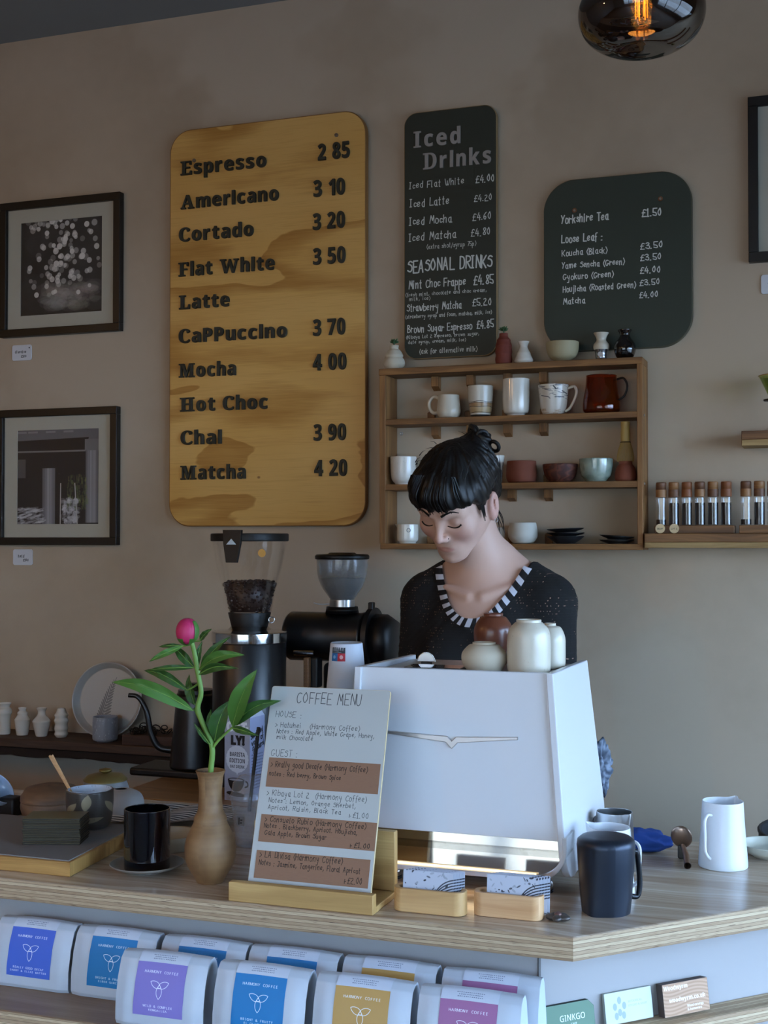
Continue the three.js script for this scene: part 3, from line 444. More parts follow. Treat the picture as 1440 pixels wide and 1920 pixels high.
liveShelf('short brown live-edge shelf above the coffee tubes at right edge', -0.197, 0.5, 1.69, 0.033, -2.95, M.liveedge, 6);
function tubeRack(label, x0, x1, y) { const t = thing('tube_rack', label, 'rack', [(x0 + x1) / 2, y, -2.985]); part('block', wbox(x1 - x0, 0.018, 0.045, 0), M.liveedge, t, [0, 0.009, 0]); return t; }
tubeRack('long wooden rack block holding six coffee tubes', -0.391, -0.214, 1.462);
tubeRack('wooden rack block holding coffee tubes at right edge', -0.204, 0.02, 1.462);
const tubeWood = [woodMat('#a97b4c', '#7c5230', 61, 0.55), woodMat('#7d5638', '#593622', 62, 0.55), woodMat('#93592f', '#6f3b1e', 63, 0.55)];
const beanMat = mat('#1d120c', 0.7);
const TUBE = ['first coffee tube from the left, beside the shelf unit', 'second coffee tube from the left on the rack', 'third coffee tube from the left on the rack', 'fourth coffee tube from the left on the rack', 'fifth coffee tube from the left on the rack', 'sixth coffee tube, last on the long rack', 'seventh coffee tube, first on the right rack', 'eighth coffee tube, second on the right rack', 'coffee tube cut off by the right edge'];
[-0.378, -0.3495, -0.32, -0.291, -0.262, -0.233, -0.19, -0.161, -0.132].forEach((x, i) => {
  const t = thing('coffee_tube', TUBE[i], 'tube', [x, 1.4802, -2.985], 0, 'glass tubes of coffee beans with wooden stoppers');
  part('glass', vessel([[0.0118, 0], [0.0125, 0.002], [0.0125, 0.062], [0.0125, 0.064]], 0.0011, 28, 0), M.glass, t);
  part('stopper_ring', at(cyl(0.0122, 0.0122, 0.017, 28), 0, 0.0735, 0), tubeWood[i % 3], t); part('stopper', at(lathe([[0.0001, 0], [0.0118, 0], [0.0118, 0.015], [0.0105, 0.0172], [0.0001, 0.0172]], 28), 0, 0.082, 0), tubeWood[(i * 2 + 1) % 3], t);
  if (i !== 6 && i !== 0) part('beans', at(cyl(0.0112, 0.0112, 0.05, 24), 0, 0.0265, 0), beanMat, t); else part('beans', at(cyl(0.0112, 0.0112, 0.012, 24), 0, 0.0075, 0), beanMat, t);
});
[[-0.377, 'DECAF', 'left round wooden tag on the tube rack, marked decaf'], [-0.3455, 'LOT 2', 'right round wooden tag leaning on the tube rack']].forEach(([x, s, l]) => {
  const tx = canvasTex(128, 128, (g) => { g.fillStyle = '#d9bd92'; g.fillRect(0, 0, 128, 128); hand(g, s, 28, 74, 72, 16, 4, '#6b5a44'); }); tx.repeat.set(1 / 0.023, 1 / 0.023); tx.offset.set(0.5, 0.5);
  const g = slab(new THREE.Shape().absarc(0, 0, 0.0108, 0, Math.PI * 2), 0.0016, 0.0003, 24);
  const o = solo('wooden_tag', l, 'tag', g, [mat(0xffffff, 0.6, { map: tx }), mat('#c9a878', 0.6)], [x, 1.473, -2.958]);
});
{ const t = thing('glass_dripper', 'glass coffee dripper half cut off on the upper right shelf', 'dripper', [-0.125, 1.69, -2.985]);
  part('foot', vessel([[0.022, 0], [0.024, 0.003], [0.012, 0.014], [0.0135, 0.04], [0.019, 0.055], [0.02, 0.068]], 0.0015), M.glass, t); part('collar', at(cyl(0.026, 0.026, 0.003, 32), 0, 0.07, 0), M.blackPlastic, t);
  part('cone', at(vessel([[0.012, 0], [0.022, 0.022], [0.036, 0.052]], 0.0012), 0, 0.072, 0), phys('#d5dfb0', 0.04, { transmission: 0.95, thickness: 0 }), t); part('rim', at(new THREE.TorusGeometry(0.036, 0.0012, 8, 40), 0, 0.1245, 0, Math.PI / 2), M.pine, t); }

// ---------------------------------------------------------------- left wall shelf
{ const t = thing('wall_shelf', 'dark live-edge shelf low on the left wall with small white vases', 'shelf', [-2.6, 0.917, 0]); const w = 1.02;
  const g = wbox(w, 0.022, 0.15, 0, 0.002); part('board', g, M.darkslab, t, [w / 2, -0.011, ZW + 0.076]);
  const s = new THREE.Shape(); s.moveTo(0, 0); s.lineTo(w, 0); for (let i = 40; i >= 0; i--) s.lineTo(w * i / 40, -0.026 - 0.012 * fbm(i * 0.4, 2.2, 0, 3)); const b = slab(s, 0.13, 0.004, 2); grainUV(b, 0); part('bark_edge', b, mat('#2b211b', 0.95), t, [0, -0.022, ZW + 0.004]); }
const LS = 0.917;
const V4 = [['tallest white bud vase with flared lip, left end of the low shelf', -2.147, [[0.013, 0], [0.0165, 0.003], [0.0165, 0.045], [0.0205, 0.058], [0.019, 0.068], [0.0145, 0.074], [0.0185, 0.083]]], ['white bud vase with pointed shoulder, second from left on low shelf', -2.089, [[0.013, 0], [0.016, 0.003], [0.0215, 0.038], [0.0215, 0.042], [0.014, 0.053], [0.014, 0.06], [0.009, 0.066], [0.0115, 0.073]]], ['white squat bud vase with narrow neck, third from left on low shelf', -2.028, [[0.013, 0], [0.016, 0.003], [0.0235, 0.034], [0.0235, 0.042], [0.012, 0.056], [0.0105, 0.066], [0.0145, 0.075]]], ['white ringed beehive shaped bud vase beside the fern plate', -1.966, [[0.013, 0], [0.0185, 0.008], [0.0165, 0.016], [0.0185, 0.024], [0.0165, 0.034], [0.019, 0.044], [0.0165, 0.052], [0.0185, 0.06], [0.0145, 0.066], [0.0105, 0.077]]]];
V4.forEach(([l, x, p]) => solo('bud_vase', l, 'vase', vessel(p, 0.002, 36, 60), M.whiteGlaze, [x, LS, -2.965], 0, 'white bud vases on the low shelf'));
{ const R = 0.1, tx = canvasTex(512, 512, (g, W) => { g.fillStyle = '#b9b4ad'; g.fillRect(0, 0, W, W); g.save(); g.translate(205, 425); g.rotate(0.27); g.strokeStyle = '#6d6c6c'; g.fillStyle = 'rgba(105,104,104,0.75)'; g.lineWidth = 4; g.beginPath(); g.moveTo(0, 40); g.quadraticCurveTo(-22, -170, 4, -370); g.stroke();
    for (let i = 0; i < 14; i++) { const q = i / 14, y = 10 - q * 360, x = -12 * Math.sin(q * 3.1), l = 74 * Math.pow(1 - q, 0.6) + 10; for (const s of [-1, 1]) { g.save(); g.translate(x, y); g.rotate(s * (0.85 - q * 0.3)); g.beginPath(); g.ellipse(0, -l / 2, l * 0.09 + 2, l / 2, 0, 0, 7); g.fill(); g.restore(); } } g.restore(); });
  const o = thing('plate', 'large round plate with printed fern leaf leaning on left wall', 'plate', [-1.84, LS + 0.002, -3.005], 0.12); o.rotation.x = 0;
  const h = new THREE.Group(); const prof = vessel([[0.05, 0], [0.082, 0.001], [0.092, 0.008], [R, 0.024]], 0.004, 64, 30); prof.rotateX(Math.PI / 2); prof.rotateX(-0.17); prof.translate(0, 0.098, 0);
  part('dish', prof, phys('#b3aea6', 0.35, { clearcoat: 0.4 }), o); const face = new THREE.CircleGeometry(0.083, 48); face.translate(0, 0, 0.0056); face.rotateX(-0.17); face.translate(0, 0.098, 0); part('fern_print', face, phys(0xffffff, 0.3, { map: tx, clearcoat: 0.5 }), o); }
{ const tx = glazeMap('#8f949c', '#c9ccd2', 900, 2.2, 9); const g = vessel([[0.021, 0], [0.023, 0.002], [0.0315, 0.006], [0.033, 0.02], [0.0325, 0.065]], 0.003); solo('tumbler', 'grey blue mottled tumbler in front of the fern plate', 'cup', g, phys(0xffffff, 0.4, { map: tx, bumpMap: tx, bumpScale: 0.001 }), [-1.815, LS, -2.94]); }
{ const t = thing('trinket_box', 'shallow dark wooden box of tangled black metal rings behind the kettle spout', 'box', [-1.672, LS, -2.955]); part('tray', wbox(0.15, 0.026, 0.09, 0), woodMat('#4a2d20', '#2c1a12', 71, 0.6), t, [0, 0.013, 0]);
  const r = []; rs = 99; for (let i = 0; i < 34; i++) r.push(at(new THREE.TorusGeometry(rr(0.006, 0.011), 0.0016, 6, 16), rr(-0.066, 0.066), 0.03 + rr(0, 0.008), rr(-0.036, 0.036), rr(0, 3), rr(0, 3), 0)); const q = part('rings', join(r), mat('#17130f', 0.3, { metalness: 0.5 }), t); q.userData.kind = 'stuff'; }

// ---------------------------------------------------------------- kettle, grinders, carton on the back bar
{ const t = thing('kettle', 'matt black gooseneck pouring kettle on black heating base', 'kettle', [-1.412, BB, -2.68]);
  part('heating_base', rbox(0.18, 0.018, 0.12, 0.006, 2), M.blackPlastic, t, [-0.052, 0.009, 0]);
  part('body', at(lathe([[0.0001, 0], [0.058, 0], [0.06, 0.006], [0.045, 0.165], [0.043, 0.172], [0.0001, 0.172]], 48), 0, 0.018, 0), M.blackSatin, t); const lid = part('lid', at(cyl(0.041, 0.042, 0.008, 40), 0, 0.194, 0), M.blackSatin, t); part('knob', at(cyl(0.012, 0.009, 0.016, 20), 0, 0.205, 0), M.blackPlastic, lid);
  part('spout', taperTube([[-0.05, 0.055, 0.01], [-0.085, 0.062, 0.02], [-0.103, 0.095, 0.026], [-0.115, 0.15, 0.03], [-0.135, 0.18, 0.035], [-0.155, 0.183, 0.04]], 0.009, 0.0052, 40, 10), M.blackSatin, t);
  part('handle', tube([[0.01, 0.17, -0.043], [0.015, 0.178, -0.085], [0.02, 0.15, -0.1], [0.02, 0.09, -0.098], [0.018, 0.06, -0.09]], 0.0085, 30, 10), M.blackPlastic, t); }
{ const t = thing('coffee_grinder', 'black coffee grinder with tall clear hopper half full of beans', 'grinder', [-1.255, BB, -2.64]);
  const y = (v) => v - BB;
  part('stand', rbox(0.15, 0.03, 0.17, 0.008, 2), M.blackMetal, t, [0, 0.015, 0]); part('body', at(lathe([[0.0001, 0], [0.072, 0], [0.083, 0.02], [0.083, 0.285], [0.0001, 0.285]], 48), 0, 0.03, 0), M.blackSatin, t);
  part('chrome_ring', at(lathe([[0.0001, 0], [0.084, 0], [0.0855, 0.002], [0.0855, 0.022], [0.084, 0.0245], [0.05, 0.028], [0.042, 0.036], [0.0001, 0.036]], 64), 0, y(1.216), 0), M.chrome, t);
  part('hopper_collar', at(lathe([[0.036, 0], [0.041, 0], [0.049, 0.032], [0.036, 0.032]], 48), 0, y(1.251), 0), M.blackPlastic, t);
  const hop = part('hopper', at(vessel([[0.049, 0], [0.054, 0.02], [0.076, 0.11], [0.0845, 0.162]], 0.0022, 56), 0, y(1.283), 0), M.glass, t);
  const bg = []; rs = 41; const b0 = sph(1, 7, 5); b0.scale(0.0042, 0.003, 0.003); for (let i = 0; i < 520; i++) { const h = rnd(), R = mix(0.0465, 0.0635, h) - 0.0035, r = i % 3 ? R * rr(0.94, 1) : R * Math.sqrt(rnd()), a = rnd() * 6.283, yy = i % 3 ? h * 0.064 : 0.066; bg.push(at(b0.clone(), r * Math.cos(a), y(1.286) + (i % 3 ? yy : 0.066 + rr(-0.002, 0.002)), (i % 3 ? r : Math.sqrt(rnd()) * 0.06) * Math.sin(a), rr(0, 3), rr(0, 3), 0)); }
  const bn = part('coffee_beans', join(bg), mat('#2a1810', 0.45), hop); bn.userData.kind = 'stuff'; part('bean_core', at(lathe([[0.0001, 0], [0.043, 0], [0.059, 0.063], [0.0001, 0.063]], 40), 0, y(1.286), 0), bn.material, hop);
  part('hopper_lid', at(lathe([[0.0001, 0.018], [0.086, 0.018], [0.0885, 0.016], [0.0885, 0.002], [0.0865, 0], [0.0001, 0]], 56), 0, y(1.444), 0), M.blackPlastic, t);
  const cs = poly([[-0.023, 0.026], [0.023, 0.026], [0.021, -0.004], [0.0135, -0.046], [-0.0135, -0.046], [-0.021, -0.004]]); const clip = part('lid_clip', at(slab(cs, 0.006, 0.001), 0, y(1.443), 0.0855, -0.05), M.blackPlastic, t);
  part('badge', at(slab(poly([[-0.012, 0], [0.012, 0], [0, 0.013]]), 0.0008, 0), 0, y(1.443) - 0.006, 0.0945, -0.05), mat('#b9c6cc', 0.4), clip);
  part('sticker', at(slab(new THREE.Shape().absarc(0, 0, 0.009, 0, 6.283), 0.0006, 0), 0.058, y(1.418), 0.0605, -0.1, 0.76), mat('#c88a34', 0.7), t);
  part('shutter_pull', at(new THREE.TorusGeometry(0.0065, 0.0014, 8, 20), 0.06, y(1.268), 0.012, 0, 0.4), M.chrome, t);
}
{ const t = thing('coffee_grinder', 'large black horizontal drum coffee grinder with frosted bulb hopper', 'grinder', [-1.1, BB, -2.82]);
  const y = (v) => v - BB;
  part('stand', rbox(0.14, 0.03, 0.22, 0.008, 2), M.blackMetal, t, [0.05, 0.015, 0]); part('column', rbox(0.12, 0.24, 0.12, 0.015, 3), M.blackMetal, t, [0.02, 0.14, -0.03]);
  part('drum', at(lathe([[0.0001, 0], [0.054, 0], [0.058, 0.006], [0.058, 0.185], [0.06, 0.189], [0.06, 0.2], [0.0001, 0.2]], 48), -0.133, y(1.218), 0, 0, 0, -Math.PI / 2), M.blackSatin, t);
  part('flange', at(cyl(0.071, 0.071, 0.012, 48), 0.0775, y(1.218), 0, 0, 0, Math.PI / 2), M.blackMetal, t); part('flange_lug', rbox(0.012, 0.024, 0.02, 0.003), M.blackMetal, t, [0.0775, y(1.29), 0.01]);
  part('motor', at(lathe([[0.0001, 0], [0.06, 0], [0.06, 0.03], [0.045, 0.052], [0.0001, 0.052]], 12), 0.084, y(1.214), 0, 0, 0, -Math.PI / 2), M.blackMetal, t);
  part('hopper_mount', at(lathe([[0.0001, 0], [0.04, 0], [0.037, 0.016], [0.0001, 0.016]], 40), 0, y(1.274), 0), M.blackPlastic, t); part('neck', at(cyl(0.029, 0.03, 0.016, 40), 0, y(1.298), 0), M.steel, t);
  part('hopper', at(vessel([[0.027, 0], [0.034, 0.01], [0.05, 0.034], [0.059, 0.062], [0.061, 0.097]], 0.002, 48), 0, y(1.305), 0), phys('#dfe0e0', 0.12, { transmission: 0.88, thickness: 0, ior: 1.45 }), t);
  const dust = part('chaff', at(vessel([[0.0255, 0], [0.0325, 0.01], [0.0478, 0.033], [0.0535, 0.05]], 0.0006, 40), 0, y(1.307), 0), phys('#8f8b86', 0.9, { transmission: 0.35, thickness: 0 }), t);
  part('hopper_lid', at(lathe([[0.0001, 0.016], [0.03, 0.016], [0.034, 0.013], [0.061, 0.012], [0.0645, 0.008], [0.064, 0.001], [0.06, 0], [0.0001, 0]], 48), 0, y(1.401), 0), M.blackPlastic, t);
  part('slide_lever', tube([[-0.027, y(1.296), 0.01], [-0.05, y(1.295), 0.014], [-0.066, y(1.298), 0.016]], 0.0015, 12, 6), M.steel, t);
  const c = part('chute', at(rbox(0.03, 0.07, 0.035, 0.004), -0.045, y(1.14), 0.065), M.blackMetal, t); part('chute_pin', at(cyl(0.006, 0.006, 0.05, 16), -0.06, y(1.186), 0.088, 0, 0, Math.PI / 2), M.chrome, c); part('wooden_grip', at(rbox(0.014, 0.07, 0.016, 0.004), -0.05, y(1.142), 0.093), woodMat('#8a5f38', '#5e3c20', 81, 0.5), c); }
{ const w = 0.062, d = 0.06, h = 0.175, front = canvasTex(256, 720, (g, W, H) => { g.fillStyle = '#a3a5b4'; g.fillRect(0, 0, W, H);
    g.textAlign = 'center'; g.font = '900 104px sans-serif'; g.fillStyle = '#e4e6ea'; g.fillText('OAT', 120, 120); g.fillRect(212, 80, 28, 16); g.strokeStyle = '#e4e6ea'; g.lineWidth = 7; g.strokeText('OAT', 120, 120); g.fillStyle = '#16171b'; g.strokeStyle = '#16171b'; g.fillText('LY!', 132, 236); g.strokeText('LY!', 132, 236);
    g.fillStyle = '#d5d8de'; for (let i = 0; i < 22; i++) { const a = i / 22 * 6.283; g.beginPath(); g.arc(128 + Math.cos(a) * 88, 360 + Math.sin(a) * 92, 26, 0, 7); g.fill(); } g.beginPath(); g.arc(128, 360, 96, 0, 7); g.fill(); g.beginPath(); g.moveTo(105, 440); g.lineTo(150, 440); g.lineTo(128, 500); g.fill();
    g.fillStyle = '#3a3c46'; g.font = 'bold 50px sans-serif'; g.save(); g.translate(128, 0); g.scale(0.78, 1); g.fillText('BARISTA', 0, 338); g.fillText('EDITION', 0, 392); g.font = 'bold 36px sans-serif'; g.fillText('OAT DRINK', 0, 438); g.restore();
    g.fillStyle = '#15161a'; g.beginPath(); g.ellipse(118, 540, 84, 18, 0, 0, 7); g.fill(); g.beginPath(); g.moveTo(34, 540); g.quadraticCurveTo(50, 640, 118, 640); g.quadraticCurveTo(186, 640, 202, 540); g.fill(); g.lineWidth = 13; g.strokeStyle = '#15161a'; g.beginPath(); g.arc(212, 572, 24, -1.6, 1.9); g.stroke(); g.beginPath(); g.ellipse(110, 662, 90, 20, 0.1, 0, 7); g.fill(); g.fillStyle = '#a9adb8'; g.beginPath(); g.ellipse(118, 539, 70, 10, 0, 0, 7); g.fill(); });
  const side = canvasTex(256, 720, (g, W, H) => { g.fillStyle = '#a3a8c4'; g.fillRect(0, 0, W, H); g.save(); g.translate(128, 160); g.rotate(-0.25); for (const [s, yy] of [['Sweetened', 0], ['walls of', 60], ['flavours!', 120]]) hand(g, s, -110, yy, 210, 44, 11, '#1b1d26'); g.restore(); for (let i = 0; i < 12; i++) hand(g, 'oats and water and so on', 30, 330 + i * 26, 190, 14, 3, '#5a6078'); });
  const t = thing('oat_drink_carton', 'grey oat drink carton with white lettering and cup drawing behind the plant', 'carton', [-1.185, BB, -2.47], -0.10), gm = mat('#a3a5b4', 0.55);
  part('carton', box(w, h, d), [mat(0xffffff, 0.5, { map: side }), gm, gm, gm, mat(0xffffff, 0.5, { map: front }), gm], t, [0, h / 2, 0]);
  const gb = new THREE.ExtrudeGeometry(poly([[-d / 2, 0], [d / 2, 0], [0.002, 0.024], [-0.002, 0.024]]), { depth: w, bevelEnabled: false }); gb.rotateY(Math.PI / 2); gb.translate(-w / 2, h, 0); part('gable', gb, mat('#c3c8d4', 0.5), t); part('cap', at(cyl(0.012, 0.012, 0.012, 24), 0, h + 0.018, 0.016, 0.7), mat('#d8dde4', 0.4), t); }

// ---------------------------------------------------------------- espresso machine
{ const cx = -0.49, zf = -1.66, t = thing('espresso_machine', 'white single group espresso machine with chrome wing emblem, seen from behind', 'coffee machine', [cx, CT, zf]);
  const y = (v) => v - CT, top = 0.138, low = 0.157, yt = y(1.273), yb = y(1.0);
  const pm = M.whitePaint;
  // rear panel, wider below
  { const b = y(1.053), k = mix(low, top, (b - yb) / (yt - yb)); const g = slab(poly([[-k + 0.006, b], [k - 0.006, b], [top - 0.006, yt], [-top + 0.006, yt]]), 0.006, 0.0012, 2); part('rear_panel', g, pm, t, [0, 0, -0.012]); }
  // side panels: rounded outline, leaning out below
  for (const s of [-1, 1]) { const sh = new THREE.Shape(); sh.moveTo(0, yt); sh.lineTo(0, yb + 0.05); sh.quadraticCurveTo(0, yb, -0.045, yb); sh.lineTo(-0.25, y(1.006)); sh.quadraticCurveTo(-0.3, y(1.01), -0.298, y(1.05)); sh.lineTo(-0.245, yt - 0.004); sh.lineTo(0, yt);
    const g = slab(sh, 0.007, 0.0015, 10), p = g.attributes.position; for (let i = 0; i < p.count; i++) { const z = p.getX(i), yy = p.getY(i), o = p.getZ(i), k = mix(low, top, clamp((yy - yb) / (yt - yb))); p.setXYZ(i, s * (k - 0.0075 + o), yy, z); } g.computeVertexNormals(); part('side_panel', g, pm, t); }
  // lower rim: a U of bent sheet with rounded corners
  { const L = low, o = new THREE.Shape(), R = 0.045, th = 0.0065, yr = y(1.06); const kk = 0.0;
    o.moveTo(L, yr); o.lineTo(L, yb + R); o.absarc(L - R, yb + R, R, 0, -Math.PI / 2, true); o.lineTo(-L + R, yb); o.absarc(-L + R, yb + R, R, -Math.PI / 2, -Math.PI, true); o.lineTo(-L, yr); o.lineTo(-L + th, yr); o.lineTo(-L + th, yb + R); o.absarc(-L + R, yb + R, R - th, Math.PI, Math.PI * 1.5, false); o.lineTo(L - R, yb + th); o.absarc(L - R, yb + R, R - th, -Math.PI / 2, 0, false); o.lineTo(L - th, yr);
    part('lower_rim', slab(o, 0.05, 0.0012, 12), pm, t, [0, 0, -0.05]); }
  { const g = slab(rrShape(2 * low - 0.012, 0.062, 0.036), 0.002, 0); g.translate(0, 0.031, 0); part('mirror_panel', g, M.mirror, t, [0, y(1.003), -0.012], [-0.15, 0, 0]); }
  part('led_strip', box(0.23, 0.0024, 0.003), mat('#fff1d6', 0.5, { emissive: '#ffe0b0', emissiveIntensity: 1.6 }), t, [-0.0, yb + 0.0085, -0.004]);
  { const l = new THREE.RectAreaLight('#ffdca6', 14, 0.23, 0.004); l.position.set(cx, CT + yb + 0.0015, zf + 0.004); l.rotation.set(-1.0, 0, 0); scene.add(l); l.lookAt(cx, CT, zf + 0.03); }
  part('chassis', rbox(0.262, 0.235, 0.19, 0.004, 2), mat('#b9bcc0', 0.35, { metalness: 0.6 }), t, [0, y(1.142), -0.145]);
  part('top_tray', rbox(0.256, 0.004, 0.21, 0.0015, 1), M.steel, t, [0, y(1.262), -0.125]);
  // wing emblem
  { const s = new THREE.Shape(); s.moveTo(-0.091, 0.0055); s.lineTo(-0.02, 0.0026); s.lineTo(-0.0065, 0.0022); s.lineTo(0, -0.0042); s.lineTo(0.0065, 0.0022); s.lineTo(0.02, 0.0026); s.lineTo(0.091, 0.006); s.lineTo(0.091, 0.0022); s.lineTo(0.02, -0.005); s.lineTo(0.0085, -0.006); s.lineTo(0, -0.0145); s.lineTo(-0.0085, -0.006); s.lineTo(-0.02, -0.005); s.lineTo(-0.091, 0.0016); part('wing_emblem', slab(s, 0.003, 0.0008, 2), mat('#cfcac8', 0.28, { metalness: 0.9 }), t, [0, y(1.1815), -0.005]); }
  for (const [x, z] of [[-0.095, -0.03], [0.118, -0.03], [-0.095, -0.2], [0.1, -0.2]]) { const f = part('foot', at(lathe([[0.0001, 0], [0.014, 0], [0.014, 0.012], [0.009, 0.02], [0.0001, 0.02]], 28), x, 0, z), M.chrome, t); part('foot_pad', at(cyl(0.0145, 0.0145, 0.003, 24), x, 0.0016, z), M.blackPlastic, f); }
  part('group_head', at(cyl(0.03, 0.034, 0.05, 32), 0, y(1.13), -0.26), M.chrome, t); }
const MT = 1.264;
solo('jar', 'low round cream stoneware jar on the white machine', 'jar', vessel([[0.022, 0], [0.027, 0.004], [0.0315, 0.016], [0.0305, 0.027], [0.0215, 0.037], [0.0165, 0.038], [0.0163, 0.0405]], 0.002), M.creamMatt, [-0.466, MT, -1.742]);
solo('jar', 'round brown clay jar behind the cream jars on the machine', 'jar', vessel([[0.018, 0], [0.024, 0.01], [0.0285, 0.035], [0.028, 0.055], [0.02, 0.069], [0.0145, 0.072], [0.0143, 0.0755]], 0.002), phys('#6b3a26', 0.35, { clearcoat: 0.3 }), [-0.477, MT, -1.836]);
const speckCream = phys(0xffffff, 0.35, { map: glazeMap('#cfc6b2', '#9c8f74', 300, 1.0, 15), clearcoat: 0.4, clearcoatRoughness: 0.15 });
solo('jar', 'tall cream speckled stoneware jar, biggest on the white machine', 'jar', vessel([[0.025, 0], [0.0295, 0.004], [0.0302, 0.02], [0.0302, 0.045], [0.0275, 0.06], [0.0195, 0.0695], [0.0175, 0.07], [0.0173, 0.0735]], 0.002), speckCream, [-0.402, MT, -1.742]);
solo('jar', 'slim cream glazed jar behind the tall speckled jar', 'jar', vessel([[0.017, 0], [0.0215, 0.004], [0.0222, 0.03], [0.0215, 0.045], [0.016, 0.058], [0.009, 0.061], [0.0085, 0.064]], 0.002), M.creamGlaze, [-0.3885, MT, -1.818]);
{ const t = thing('scale', 'flat black pocket scale lying on top of the white machine', 'scale', [-0.53, MT, -1.72], 0.03); part('body', rbox(0.085, 0.006, 0.05, 0.002, 2), M.blackPlastic, t, [0, 0.003, 0]); part('glass_top', rbox(0.08, 0.0015, 0.046, 0.0006, 1), phys('#1a2230', 0.08, { clearcoat: 1 }), t, [0, 0.0066, 0]); }
{ const t = thing('chrome_knob', 'small half-round chrome knob standing behind the pocket scale', 'knob', [-0.566, MT, -1.79]), a = new THREE.Shape(); a.absarc(0, 0, 0.013, 0, Math.PI); part('disc', slab(a, 0.003, 0.0006, 24), M.steel, t, [0, 0.0062, -0.002], [-0.04, 0, 0]); part('rim', new THREE.TorusGeometry(0.0132, 0.001, 8, 28, Math.PI), M.chrome, t, [0, 0.0062, 0], [-0.04, 0, 0]); part('stem', rbox(0.016, 0.0062, 0.006, 0.001, 1), M.blackPlastic, t, [0, 0.0031, 0]); }
// upturned paper cups, nested
{ const g = lathe([[0.0001, 0.096], [0.0238, 0.096], [0.0242, 0.098], [0.0252, 0.0965], [0.0335, 0.003], [0.035, 0.0028], [0.035, 0], [0.033, 0], [0.024, 0.0945], [0.0001, 0.0945]], 40), pm = mat('#d3dbe6', 0.55); let first = null;
  for (let i = 0; i < 9; i++) { const lab = i === 8 ? 'white paper cup with red and blue sticker on top of upturned stack' : 'white paper cup nested upside down below the stickered cup'; const p = [-0.724, CT + i * 0.0262, -1.875];
    if (!first) { first = thing('paper_cup', lab, 'cup', p, 0, 'nested upturned paper cups'); part('cup_wall', g, pm, first); } else { const c = copyThing(first, lab, p);
      if (i === 8) { const tx = canvasTex(128, 100, (q) => { q.fillStyle = '#1f2b33'; q.fillRect(0, 0, 128, 42); q.fillStyle = '#9fb0b8'; for (let k = 0; k < 4; k++) q.fillRect(8, 6 + k * 9, rr(60, 110), 3); q.fillStyle = '#1f6fb5'; q.fillRect(0, 42, 62, 58); q.fillStyle = '#c02338'; q.fillRect(62, 42, 66, 58); q.fillStyle = '#e8b5bb'; q.beginPath(); q.arc(95, 70, 15, 0, 7); q.fill(); q.fillStyle = '#7db4e0'; q.beginPath(); q.arc(30, 70, 13, 0, 7); q.fill(); });
        const s = new THREE.CylinderGeometry(0.0256, 0.0276, 0.021, 16, 1, true, -0.62, 0.92); part('sticker', at(s, 0, 0.0812, 0), mat(0xffffff, 0.5, { map: tx, side: THREE.DoubleSide }), c); } } } }

